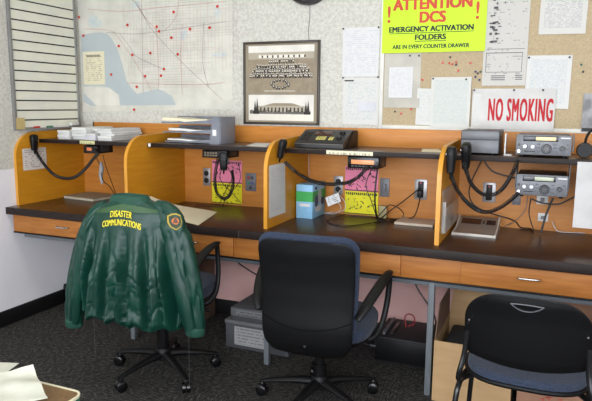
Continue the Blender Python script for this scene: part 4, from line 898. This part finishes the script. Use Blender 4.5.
def office_chair(loc, rotz, label, angs, rc, shell_top, drop=0.0, adx=0.0, adz=0.0):
    t = thing('office_chair', label, 'chair', (0, 0, 0), 0, 'swivel office chairs')
    # five-star base
    b = MB().lathe([(0, 0.075), (0.030, 0.075), (0.040, 0.085), (0.042, 0.125), (0.034, 0.14), (0, 0.14)], (0, 0, 0), 'Z', 24).build('base_hub', BLACKP, t)
    for a in angs:
        a = math.radians(a)-rotz; c, s = math.cos(a), math.sin(a)
        rings = []
        for r, z, w, h in ((0.03, 0.108, 0.026, 0.022), (0.10, 0.104, 0.022, 0.018), (0.20, 0.090, 0.018, 0.013), (rc-0.01, 0.077, 0.017, 0.010), (rc+0.012, 0.074, 0.012, 0.008)):
            rings.append([(c*r-s*w*math.cos(q), s*r+c*w*math.cos(q), z+h*math.sin(q)) for q in [2*PI*k/12 for k in range(12)]])
        MB().loft(rings).build('base_leg', BLACKP, b)
        cx_, cy_ = c*rc, s*rc; sw = random.uniform(-0.6, 0.6)+a; dc, ds = -math.sin(sw), math.cos(sw)
        cs = MB()
        for o in (-1, 1):
            ring = []
            for off, rad in ((0.003, 0.0), (0.003, 0.027), (0.018, 0.027), (0.021, 0.022), (0.021, 0.0)):
                ring.append([(cx_+dc*off*o+(-ds)*rad*math.cos(q), cy_+ds*off*o+dc*rad*math.cos(q), 0.0275+rad*math.sin(q)) for q in [2*PI*k/18 for k in range(18)]])
            cs.loft(ring)
        cs.box(cx_-0.010, cx_+0.010, cy_-0.010, cy_+0.010, 0.024, 0.068, 0.004, rot=sw)
        cs.build('caster', BLACKG, b)
    MB().lathe([(0, 0.14), (0.032, 0.14), (0.030, 0.25), (0.022, 0.252), (0.022, 0.375), (0, 0.375)], (0, 0, 0), 'Z', 20).build('gas_column', BLACKG, t)
    MB().box(-0.11, 0.11, -0.13, 0.12, 0.365, 0.40, 0.012).build('tilt_mechanism', BLACKP, t)
    MB().tube(catmull([(0.08, 0.0, 0.378), (0.16, 0.02, 0.372), (0.225, 0.02, 0.362), (0.255, 0.025, 0.358)], 5), [0.006]*11+[0.010]*5, 8).build('lever', BLACKP, t)
    # seat
    rings = []
    for z, a, bb in ((0.398, 0.20, 0.19), (0.402, 0.225, 0.215), (0.415, 0.238, 0.228), (0.432, 0.243, 0.233)): rings.append(sring(0, 0.035, z, a, bb, 3.2, 44))
    MB().loft(rings).build('seat_pan', BLACKP, t)
    rings = []
    for z, a, bb in ((0.432, 0.244, 0.236), (0.45, 0.250, 0.243), (0.47, 0.250, 0.243), (0.484, 0.242, 0.235), (0.493, 0.220, 0.212), (0.496, 0.18, 0.17), (0.492, 0.08, 0.08)): rings.append(sring(0, 0.035, z, a, bb, 3.2, 44))
    MB().loft(rings).build('seat_cushion', BLUEF, t)
    # back shell and cushion
    K = 0.42; n = 30
    rings = []
    for i in range(n+1):
        u = i/n; u = 0.5-0.5*math.cos(PI*u); z = 0.345+(shell_top-0.345)*u
        w = half_w(z, 0.345, shell_top, 0.197, 0.212, 0.13, 0.055)
        th = 0.014*min(1, 0.35+6*min(u, 1-u))
        rings.append(sring(0, interp(YB_TAB, z)+0.014, z, w, th, 2.2, 48, K))
    MB().loft(rings).build('back_shell', SHELLM, t, smooth=50)
    rings = []; z0c, z1c = 0.43, shell_top+0.022
    for i in range(n+1):
        u = i/n; u = 0.5-0.5*math.cos(PI*u); z = z0c+(z1c-z0c)*u
        w = half_w(z, z0c, z1c, 0.205, 0.226, 0.10, 0.07)
        th = 0.030*min(1, math.sqrt(max(0.02, 4*min(u, 1-u))))
        rings.append(sring(0, interp(YB_TAB, z)+0.052, z, w, th, 2.4, 48, K*0.95))
    MB().loft(rings).build('back_cushion', BLUEF, t, smooth=60)
    P = []
    for k in range(25):
        x = -0.196+0.392*k/24; z = 0.505+1.15*x*x
        P.append((x, interp(YB_TAB, z)+0.014+K*x*x-0.0138*(1-(abs(x)/0.212)**2.2)**(1/2.2)-0.0006, z))
    MB().tube(P, 0.0016, 6).build('shell_seam', mat('seam_black', (8, 8, 8), 0.95, spec=0.05), t)
    MB().lathe([(0, 0), (0.006, 0), (0.005, -0.003), (0, -0.003)], (0.0, interp(YB_TAB, 0.43)+0.0005, 0.43), 'Y', 10).build('shell_screw', DARKG, t)
    # arms
    for s, nm in ((1, 'armrest'), (-1, 'armrest')):
        pad = catmull([(s*0.215, -0.215, 0.560), (s*0.236, -0.185, 0.596), (s*0.262+s*adx*0.5, -0.10, 0.640+adz*0.5), (s*0.284+s*adx, 0.0, 0.676+adz), (s*0.296+s*adx, 0.075, 0.692+adz), (s*0.298+s*adx, 0.108, 0.692+adz)], 5)
        m_ = len(pad); rr_ = [0.015+0.011*math.sin(PI*min(1, (k/(m_-1))*0.95+0.1)) for k in range(m_)]
        a = MB().tube(pad, rr_, 14, flat=0.55, up=(0, 0, 1)).build('armrest', BLACKP, t)
        sup = catmull([(s*0.296+s*adx, 0.094, 0.686+adz), (s*0.296+s*adx, 0.104, 0.63+adz), (s*0.288+s*adx*0.5, 0.092, 0.53), (s*0.272, 0.06, 0.445), (s*0.245, 0.02, 0.398), (s*0.19, 0.0, 0.388), (s*0.10, 0.0, 0.386)], 6)
        MB().tube(sup, 0.0135, 12, flat=0.75, up=(0, 1, 0.3)).build('arm_support', BLACKP, a)
    def lower(o):
        for ch in o.children:
            for v in (ch.data.vertices if ch.name.split('.')[0] not in ('base_hub', 'base_leg', 'caster') else ()):
                if v.co.z > 0.2: v.co.z -= drop
            lower(ch)
    if drop: lower(t)
    t.location = loc; t.rotation_euler = (0, 0, rotz)
    return t
office_chair((1.307, -0.925, 0), math.radians(7), 'office chair at left with a green jacket over its back', (-104, -32, 40, 112, 184), 0.272, 0.885, 0.0, -0.03, 0.0)
office_chair((2.168, -0.900, 0), math.radians(5), 'bare backed black and blue office chair in the middle', (188, 260, 332, 44, 116), 0.285, 0.893, 0.052)

# ------------------------------------------------------------------ green jacket over the left chair
JR = math.radians(7)
JL = (1.307, -0.925, 0)
GREEN = mat('green_nylon', (10, 58, 45), 0.42, rgb2=(8, 50, 39), scale=6, bump=0.15, bscale=40, spec=0.4)
GREEND = mat('dark_green_rib', (20, 72, 56), 0.7, rgb2=(15, 60, 46), scale=60, bump=0.2)
OLIVE = mat('olive_green', (52, 84, 50), 0.45, rgb2=(44, 76, 46), scale=6)
YEL = mat('yellow_stitching', (222, 206, 40), 0.6)
jt = thing('jacket', 'dark green jacket with yellow lettering draped over the left office chair', 'jacket', (0, 0, 0))
NB, MBR = 220, 110
ZH, ZC = 0.385, 0.962
A_T = [(0.385, 0.240), (0.405, 0.262), (0.45, 0.258), (0.55, 0.262), (0.65, 0.255), (0.80, 0.242), (0.87, 0.222), (0.91, 0.190), (0.935, 0.150), (0.952, 0.110), (0.962, 0.085)]
BB_T = [(0.385, 0.085), (0.405, 0.105), (0.45, 0.098), (0.60, 0.098), (0.75, 0.090), (0.85, 0.080), (0.90, 0.070), (0.938, 0.056), (0.962, 0.046)]
BF_T = [(0.385, -0.015), (0.45, -0.012), (0.53, 0.0), (0.60, 0.09), (0.75, 0.105), (0.88, 0.10), (0.925, 0.07), (0.962, 0.045)]
def crease(a, b_, c_): return max(0.0, 0.16-abs(noise.noise((a, b_, c_))))/0.16
rings = []
for j in range(MBR):
    u = j/(MBR-1); z = ZH+(ZC-ZH)*(u**0.9)
    ring = []; dn = min(1, max(0, (0.90-z)/0.30)); hem = min(1, max(0, (z-ZH)/0.035))
    for k in range(NB):
        q = 2*PI*k/NB; c, s = math.cos(q), math.sin(q); n_ = 2.5
        x = interp(A_T, z)*math.copysign(abs(c)**(2/n_), c)
        yb = interp(BB_T, z) if s < 0 else interp(BF_T, z)
        y = yb*math.copysign(abs(s)**(2/n_), s)
        fan = x/(0.75+0.6*(0.95-z))                 # folds fan out from between the shoulders
        dn = min(1, max(0, (0.845-z)/0.22))
        f = 0.025*dn*(0.5+0.5*hem)*(math.sin(fan*58+0.9+0.7*math.sin(z*5))+0.5*math.sin(fan*117+2-z*3))
        f += 0.020*dn*(crease(fan*17+2, z*1.7, 1.3)-0.4)
        f += 0.0045*dn*(crease(x*15+z*9, z*6-x*5, 5.1)-0.3)
        f += 0.0030*(0.2+dn)*(crease(x*24-z*13, z*12+x*9, 9.7)-0.3)
        pull = 0.020*math.exp(-((abs(x)-0.165)/0.04)**2)*math.exp(-((z-0.80)/0.10)**2)
        band = 0.006*(1-hem)*abs(math.sin(q*50))
        if s < 0: y += f+pull-band
        zz = z-0.10*abs(x)**2*min(1, max(0, (z-0.75)/0.15))*2.2+x*0.05*min(1, max(0, (z-0.6)/0.3)) - (1-hem)*0.012*math.sin(x*9)-0.012*(1-u)*math.sin(fan*62+0.9)
        ring.append((x*(1+0.02*noise.noise((z*6, s, 2))), -0.268+y, zz))
    rings.append(ring)
W[jt] = Matrix()
body_mb = MB().loft(rings, cap=False)
body = body_mb.build('body', GREEN, jt, smooth=80)
BVH = BVHTree.FromPolygons([tuple(p) for p in body_mb.v], body_mb.f)
def surf(x, z):
    h = BVH.ray_cast(Vector((x, -2, z)), Vector((0, 1, 0)))
    return h[0].y if h[0] else None
# olive band laid on the cloth across the shoulders, tapering at both ends
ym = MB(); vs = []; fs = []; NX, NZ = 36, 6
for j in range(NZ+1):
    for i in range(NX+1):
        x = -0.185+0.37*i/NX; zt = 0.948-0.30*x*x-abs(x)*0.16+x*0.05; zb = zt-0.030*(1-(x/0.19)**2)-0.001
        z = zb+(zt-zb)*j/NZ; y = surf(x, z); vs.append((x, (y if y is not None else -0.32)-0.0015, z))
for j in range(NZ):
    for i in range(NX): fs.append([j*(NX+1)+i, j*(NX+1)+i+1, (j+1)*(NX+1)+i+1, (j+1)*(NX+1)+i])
ym.add(vs, fs).build('olive_band', OLIVE, jt, smooth=80)
# collar
rings = []
for z, a, b_, tl in ((0.944, 0.106, 0.052, 0.0), (0.960, 0.098, 0.054, 0.002), (0.975, 0.090, 0.053, 0.0), (0.981, 0.082, 0.046, 0.0), (0.974, 0.076, 0.040, 0), (0.950, 0.074, 0.038, 0)):
    rings.append([(x, y+0.02*noise.noise((x*8, y*8, z*4)), zz+0.006*noise.noise((x*10, 1, 2))) for x, y, zz in sring(0.0, -0.268, z, a, b_, 2.2, 40)])
MB().loft(rings, cap=False).build('collar', GREEND, jt, smooth=80)
def sleeve(path, rad, seed):
    P = catmull(path, 9); m_ = len(P); rings = []
    R = catmull([(r, 0, 0) for r in rad], 9)
    for i, p in enumerate(P):
        t_ = (P[min(i+1, m_-1)]-P[max(i-1, 0)]).normalized(); nx = Vector((1, 0, 0)); nx = (nx-t_*nx.dot(t_)).normalized(); ny = t_.cross(nx)
        r = R[i].x; ring = []; g = min(1, i/10)
        for k in range(48):
            q = 2*PI*k/48; cq, sq = math.cos(q), math.sin(q)
            d = 1+g*(0.16*math.sin(2*q+seed+0.06*i)+0.10*math.sin(3*q-seed+0.05*i)-0.24*crease(cq*1.3+seed, sq*1.3, i*0.05)-0.10*crease(cq*2.2+seed*2, sq*2.2+i*0.10, i*0.13))+0.05
            ring.append(p+nx*(r*cq*d)+ny*(0.72*r*sq*d))
        rings.append(ring)
    o = MB().loft(rings).build('sleeve', GREEN, jt, smooth=80)
    e = P[-1]; cr_ = []
    for dz, f in ((0.012, 0.8), (0.005, 1.0), (-0.022, 1.0), (-0.03, 0.85)):
        cr_.append([e+Vector((rad[-1]*f*math.cos(2*PI*k/28)*(1+0.03*(k % 2)), 0.75*rad[-1]*f*math.sin(2*PI*k/28)*(1+0.03*(k % 2)), dz)) for k in range(28)])
    MB().loft(cr_).build('cuff', GREEND, o)
    return o, rings
SLR, ringsR = sleeve([(0.125, -0.270, 0.930), (0.190, -0.280, 0.902), (0.238, -0.292, 0.83), (0.270, -0.30, 0.71), (0.305, -0.305, 0.55), (0.326, -0.30, 0.385)], (0.034, 0.048, 0.056, 0.058, 0.056, 0.045), 1.0)
SLL, ringsL = sleeve([(-0.125, -0.265, 0.918), (-0.175, -0.270, 0.885), (-0.222, -0.275, 0.80), (-0.258, -0.28, 0.69), (-0.302, -0.28, 0.50), (-0.330, -0.275, 0.345)], (0.034, 0.046, 0.056, 0.058, 0.056, 0.045), 4.0)
# lettering on the back, laid onto the cloth
def arc_text(txt, xc, z0, w, h, sag, name):
    vs, fs = text_verts(txt, 0.0); V, fs = bold_copies(vs, fs, w, h, 0.0007); out = []
    for a, c_, d in V:
        u = a/w; x = xc+a-w/2; z = z0+c_+sag*(1-(2*u-1)**2)
        y = surf(x, z); out.append((x, (y if y is not None else -0.34)-0.0035-d, z))
    MB().add(out, fs).build(name, YEL, jt, smooth=0, recalc=False)
arc_text('DISASTER', -0.008, 0.884, 0.112, 0.028, 0.006, 'lettering')
arc_text('COMMUNICATIONS', -0.004, 0.836, 0.198, 0.028, 0.016, 'lettering')
# shoulder patch on the right sleeve
BV2 = BVHTree.FromPolygons([tuple(p) for r in ringsR for p in r], [[i*48+k, i*48+(k+1) % 48, (i+1)*48+(k+1) % 48, (i+1)*48+k] for i in range(len(ringsR)-1) for k in range(48)])
ctr = Vector((0.218, -0.29, 0.872)); dirn = Vector((0.72, -0.69, 0.12)).normalized(); rt_ = Vector((0.69, 0.72, 0)).normalized(); up_ = dirn.cross(rt_)*-1
if up_.z < 0: up_ = -up_
def patch(poly, off, name, m, par):
    out = []
    for a, b_ in poly:
        o = ctr+rt_*a+up_*b_
        h = BV2.ray_cast(o+dirn*0.5, -dirn)
        p = h[0] if h[0] else o+dirn*0.06
        out.append(p+dirn*off)
    c_ = sum(out, Vector())/len(out)
    n = len(out); vs = out+[c_+dirn*0.001]; return MB().add(vs, [[k, (k+1) % n, n] for k in range(n)]).build(name, m, par, smooth=0, recalc=False)
shield = [(0.72*a_, 0.74*b_) for a_, b_ in [(-0.034, 0.040), (-0.012, 0.052), (0.012, 0.052), (0.034, 0.040), (0.036, 0.0), (0.026, -0.028), (0.0, -0.048), (-0.026, -0.028), (-0.036, 0.0)]]
pp = patch(shield, 0.004, 'shoulder_patch', mat('gold_stitching', (176, 150, 48), 0.6), SLR)
patch([(a*0.84, b_*0.84) for a, b_ in shield], 0.0065, 'patch_field', mat('patch_green', (40, 58, 40), 0.6), SLR)
patch([(0.013*math.cos(2*PI*k/14), 0.005+0.015*math.sin(2*PI*k/14)) for k in range(14)], 0.008, 'patch_emblem', mat('patch_orange', (196, 108, 50), 0.6), SLR)
patch([(-0.010, -0.004), (0.010, -0.004), (0.004, 0.018), (-0.004, 0.018)], 0.0095, 'patch_emblem', mat('patch_brown', (96, 60, 44), 0.6), SLR)
# drawcords at the hem
for x, zb in ((-0.17, 0.20), (0.315, 0.12)):
    MB().tube(catmull([(x, -0.345, 0.395), (x+0.002, -0.348, 0.30), (x, -0.347, zb)], 4), 0.0007, 5).build('drawcord', mat('drawcord_grey', (70, 74, 76), 0.6), jt)
jt.location = JL; jt.rotation_euler = (0, 0, JR)

# ------------------------------------------------------------------ stacking chair at right
t = thing('stacking_chair', 'black stacking chair with a blue seat, nearest the right edge', 'chair', (0, 0, 0))
n = 26; rings = []; SY = [(0.50, -0.225), (0.60, -0.245), (0.70, -0.262), (0.80, -0.29)]
K2 = 0.85; SB, ST = 0.515, 0.785
slot = lambda x, z: abs(x) < 0.040 and 0 < z
def srow(z, w, th, kx, N_=56): return sring(0, interp(SY, z), z, w, th, 2.1, N_, kx)
for i in range(n+1):
    u = i/n; u = 0.5-0.5*math.cos(PI*u); z = SB+(ST-SB)*u
    w = 0.203
    rt, rb = 0.115, 0.06
    if z > ST-rt: d = (z-(ST-rt))/rt; w = 0.203-0.115*(1-math.sqrt(max(0, 1-d**2)))
    if z < SB+rb: d = ((SB+rb)-z)/rb; w = 0.203-0.022*(1-math.sqrt(max(0, 1-d*d)))
    th = 0.010*min(1, 0.3+7*min(u, 1-u))
    ring = [(x, y, zz+0.55*x*x*(1-2*u)*(1 if u < 0.5 else 0.35)) for x, y, zz in srow(z, w, th, K2)]
    rings.append(ring)
bk = MB().loft(rings).build('backrest', SHELLM, t, smooth=50)
P = [(-0.050+0.1*k/16, interp(SY, 0.748)-0.0095, 0.758-0.020*(1-((k-8)/8)**2)) for k in range(17)]
Q = [(0.050-0.1*k/16, interp(SY, 0.755)-0.0125, 0.760+0.002*(1-((k-8)/8)**2)) for k in range(17)]
MB().tube(P+Q, 0.0023, 8, closed=True).build('handle_rim', mat('grey_rim', (84, 84, 88), 0.4), bk)
MB().add([(x*0.92, y-0.0012, z) for x, y, z in P]+[(x*0.92, y-0.0012, z) for x, y, z in Q], [list(range(34))]).build('handle_recess', BLACKG, bk, smooth=0, recalc=False)
for s in (-1, 1): MB().lathe([(0, 0), (0.004, 0), (0.003, -0.003), (0, -0.003)], (s*0.186, interp(SY, 0.66)+K2*0.186**2-0.0075, 0.665), 'Y', 10).build('rivet', CHROME, bk)
rings = []
for z, a, b_ in ((0.425, 0.19, 0.19), (0.430, 0.213, 0.212), (0.440, 0.220, 0.220), (0.447, 0.219, 0.219)): rings.append(sring(0, 0.0, z, a, b_, 3.0, 48))
MB().loft(rings).build('seat_pan', BLACKP, t)
rings = []
for z, a, b_ in ((0.447, 0.208, 0.210), (0.460, 0.208, 0.210), (0.470, 0.198, 0.20), (0.475, 0.16, 0.16), (0.473, 0.06, 0.06)): rings.append(sring(0, -0.0, z, a, b_, 3.0, 48))
MB().loft(rings).build('seat_cushion', BLUEF, t)
TB = mat('black_tube', (18, 18, 19), 0.3)
for s in (-1, 1):
    MB().tube(catmull([(s*0.16, 0.06, 0.416), (s*0.20, -0.06, 0.416), (s*0.214, -0.19, 0.425), (s*0.212, -0.225, 0.46), (s*0.199, -0.215, 0.53), (s*0.192, -0.214, 0.62)], 6), 0.010, 10).build('back_upright', TB, t)
    MB().tube(catmull([(s*0.17, -0.10, 0.416), (s*0.208, -0.16, 0.415), (s*0.216, -0.195, 0.400), (s*0.221, -0.212, 0.36), (s*0.236, -0.235, 0.18), (s*0.242, -0.25, 0.006)], 6), 0.010, 10).build('leg', TB, t)
    MB().tube(catmull([(s*0.17, 0.12, 0.416), (s*0.205, 0.165, 0.41), (s*0.215, 0.185, 0.38), (s*0.228, 0.20, 0.20), (s*0.236, 0.215, 0.006)], 6), 0.010, 10).build('leg', TB, t)
    for y in (-0.25, 0.215): MB().lathe([(0, 0), (0.014, 0), (0.012, 0.02), (0, 0.02)], (s*(0.242 if y < 0 else 0.236), y, 0), 'Z', 12).build('foot_cap', BLACKP, t)
MB().tube([(-0.17, 0.05, 0.4155), (0.17, 0.05, 0.4155)], 0.009, 8).build('cross_tube', TB, t)
t.location = (3.072, -1.115, 0); t.rotation_euler = (0, 0, math.radians(-2))

# ------------------------------------------------------------------ things on the floor under the counter
t = thing('black_box', 'low black box on the carpet in the left wall corner', 'box', (0.15, -0.16, 0))
MB().box(0.014, 0.27, -0.275, -0.02, 0.0, 0.138, 0.004).build('body', BLACKP, t)
MB().box(0.014, 0.27, -0.279, -0.275, 0.01, 0.128, 0.002).build('front', BLACKG, t)
FB = mat('file_box_grey', (74, 74, 78), 0.7, rgb2=(68, 68, 72), scale=10); FL = mat('file_box_lid', (108, 108, 110), 0.7, rgb2=(100, 100, 102), scale=10)
def file_box(x0, x1, y0, y1, z0, h, label, lidh):
    t = thing('file_box', label, 'box', ((x0+x1)/2, (y0+y1)/2, z0), 0, 'grey file boxes under the counter')
    MB().box(x0+0.004, x1-0.004, y0+0.004, y1-0.004, z0, z0+h-lidh*0.6, 0.003).build('body', FB, t)
    MB().box(x0, x1, y0, y1, z0+h-lidh, z0+h, 0.004).build('lid', FL, t)
    return t
t1 = file_box(1.425, 1.83, -0.49, -0.09, 0, 0.165, 'dark grey file box with a pale label, lower of the two', 0.02)
MB().sheet((1.487, -0.4868, 0.022), (1.70, -0.4868, 0.022), (1.70, -0.4868, 0.132), (1.487, -0.4868, 0.132), 0.0006, 1, 1).build('label', print_mat('file_label', (150, 150, 148), (116, 116, 118), 6, 18, 0.45, 0.06), t1, smooth=0)
t2 = file_box(1.465, 1.83, -0.49, -0.08, 0.1655, 0.078, 'light grey shallow file box on top of the dark one', 0.05)
MB().sheet((1.50, -0.4908, 0.203), (1.78, -0.4908, 0.203), (1.78, -0.4908, 0.233), (1.50, -0.4908, 0.233), 0.0004, 1, 1).build('label', print_mat('lid_label', (126, 126, 128), (84, 84, 88), 2, 20, 0.42, 0.03), t2, smooth=0)
t = thing('carton', 'brown carton standing behind the left office chair', 'box', (0.95, -0.14, 0))
MB().box(0.78, 1.092, -0.26, -0.03, 0, 0.40, 0.003).build('body', BROWNCARD, t)
MB().box(0.78, 1.092, -0.147, -0.143, 0.4, 0.4008).build('tape', mat('brown_tape', (140, 112, 84), 0.4), t, smooth=0)
t = thing('power_supply', 'flat black equipment box under the counter by the steel leg', 'box', (2.42, -0.19, 0))
MB().box(2.275, 2.58, -0.33, -0.02, 0.004, 0.145, 0.004).build('casing', mat('matt_black_metal', (34, 34, 36), 0.6), t)
MB().box(2.280, 2.575, -0.336, -0.33, 0.012, 0.138, 0.002).build('front_panel', BLACKP, t)
MB().box(2.31, 2.325, -0.30, -0.05, 0.145, 0.163, 0.003).build('silver_strip', SILVER, t)
MB().box(2.345, 2.365, -0.28, -0.10, 0.145, 0.155, 0.003).build('terminal_block', BLACKG, t)
def open_carton(x0, x1, y0, y1, h, m, label, flaps):
    t = thing('cardboard_box', label, 'box', ((x0+x1)/2, (y0+y1)/2, 0)); w = 0.006
    MB().box(x0, x1, y0, y0+w, 0, h).build('front_wall', m, t, smooth=0); MB().box(x0, x1, y1-w, y1, 0, h).build('rear_wall', m, t, smooth=0)
    MB().box(x0, x0+w, y0+w, y1-w, 0, h).build('side_wall', m, t, smooth=0); MB().box(x1-w, x1, y0+w, y1-w, 0, h).build('side_wall', m, t, smooth=0)
    MB().box(x0+w, x1-w, y0+w, y1-w, 0, 0.006).build('bottom', m, t, smooth=0)
    for f in flaps:
        if f == 'left': MB().prism([(y0+w, h), (y1-w, h), (y1-0.03, h+0.15), (y0+0.10, h+0.15)], 'X', x0, x0+0.004).build('flap', BROWNCARD, t, smooth=0)
        if f == 'rear': MB().prism([(x0+w, h), (x1-w, h), (x1-0.02, h+0.14), (x0+0.02, h+0.14)], 'Y', y1-0.005, y1).build('flap', m, t, smooth=0)
        if f == 'right': MB().prism([(y0+w, h), (y1-w, h), (y1-0.03, h+0.13), (y0+0.03, h+0.13)], 'X', x1-0.004, x1).build('flap', m, t, smooth=0)
        if f == 'front_down': MB().box(x0+0.01, x1-0.01, y0-0.005, y0-0.001, h-0.13, h).build('flap', m, t, smooth=0)
    return t
open_carton(2.652, 3.005, -0.66, -0.22, 0.300, TANCARD, 'open tan cardboard box beside the steel leg', ('left', 'rear'))
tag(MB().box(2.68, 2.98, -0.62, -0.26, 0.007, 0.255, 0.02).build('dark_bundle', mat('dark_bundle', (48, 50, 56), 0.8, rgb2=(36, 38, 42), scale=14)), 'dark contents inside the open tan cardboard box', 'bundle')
t = open_carton(3.03, 3.44, -0.62, -0.20, 0.37, mat('reddish_cardboard', (150, 112, 88), 0.85, rgb2=(140, 102, 80), scale=4), 'reddish brown cardboard box behind the stacking chair at right', ('rear', 'right'))
r = random.Random(9); g = MB()
for k in range(34):
    x = 3.13+r.random()*0.12; z = 0.03+r.random()*0.07; g.box(x, x+r.uniform(0.004, 0.016), -0.6208, -0.62, z, z+r.uniform(0.003, 0.008))
g.build('red_print', mat('faded_red_ink', (176, 50, 46), 0.7), t, smooth=0)['kind'] = 'stuff'

# ------------------------------------------------------------------ small table in the near left corner
TX, TY, TZ = 2.128, -2.382, 0.72
t = thing('side_table', 'small brown topped table with white rim, near left corner', 'table', (1.75, -2.7, 0))
def rr_poly(x0, x1, y0, y1, r):
    P = []
    for cx_, cy_, a0 in ((x1-r, y1-r, 0), (x0+r, y1-r, 90), (x0+r, y0+r, 180), (x1-r, y0+r, 270)):
        for k in range(7): a = math.radians(a0+15*k); P.append((cx_+r*math.cos(a), cy_+r*math.sin(a)))
    return P
x0, x1, y0, y1 = 1.36, TX, TY-0.62, TY
MB().prism(rr_poly(x0+0.005, x1-0.005, y0+0.005, y1-0.005, 0.022), 'Z', TZ-0.006, TZ).build('top_panel', mat('brown_table_top', (112, 84, 48), 0.7, rgb2=(98, 72, 40), scale=90), t, smooth=0)
def band(z0_, z1_, o, i, nm, m):
    a = rr_poly(x0-o, x1+o, y0-o, y1+o, 0.028); b_ = rr_poly(x0+i, x1-i, y0+i, y1-i, 0.022); n_ = len(a)
    vs = [(x, y, z) for z in (z0_, z1_) for x, y in a]+[(x, y, z) for z in (z0_, z1_) for x, y in b_]; fs = []
    for k in range(n_):
        l = (k+1) % n_; fs += [[k, l, n_+l, n_+k], [2*n_+l, 2*n_+k, 3*n_+k, 3*n_+l], [n_+k, n_+l, 3*n_+l, 3*n_+k], [k, 2*n_+k, 2*n_+l, l]]
    MB().add(vs, fs).build(nm, m, t)
band(TZ-0.004, TZ+0.002, 0.0, 0.005, 'white_rim', mat('ivory_rim', (206, 200, 172), 0.45))
MB().prism(rr_poly(x0+0.001, x1-0.001, y0+0.001, y1-0.001, 0.027), 'Z', TZ-0.075, TZ-0.0065).build('green_apron', mat('green_table_edge', (24, 104, 80), 0.5), t, smooth=30)
for x in (x0+0.06, x1-0.06):
    for y in (y0+0.06, y1-0.06): MB().tube([(x, y, 0), (x, y, TZ-0.076)], 0.016, 12).build('leg', STEEL, t)
NAP = mat('white_tissue_paper', (186, 186, 172), 0.85, rgb2=(172, 172, 158), scale=12)
def crumple(k, amp): return lambda u, v: 0.002+amp*(0.5+noise.noise((u*4.2+k*7, v*3.4, k)))+(0.016*u*v if k == 2 else 0)
for k, (c, z, lab) in enumerate((
        (((1.69, -2.66), (1.93, -2.62), (1.885, -2.375), (1.66, -2.41)), (0.7225, 0.7225, 0.742, 0.7225), 'white tissue sheet at the bottom of the pile, leftmost corner'),
        (((1.73, -2.68), (1.99, -2.62), (1.925, -2.385), (1.71, -2.46)), (0.734, 0.732, 0.756, 0.734), 'white tissue sheet in the middle with its corner sticking up'),
        (((1.88, -2.75), (2.110, -2.478), (2.000, -2.412), (1.76, -2.60)), (0.748, 0.740, 0.750, 0.744), 'crumpled white tissue sheet on top of the pile'))):
    o = MB().sheet(*[(x, y, zz) for (x, y), zz in zip(c, z)], 0.0008, 12, 12, crumple(k, (0.006, 0.006, 0.011)[k])).build('tissue_sheet', NAP, smooth=80)
    tag(o, lab, 'tissue', 'tissue sheets on the small table')
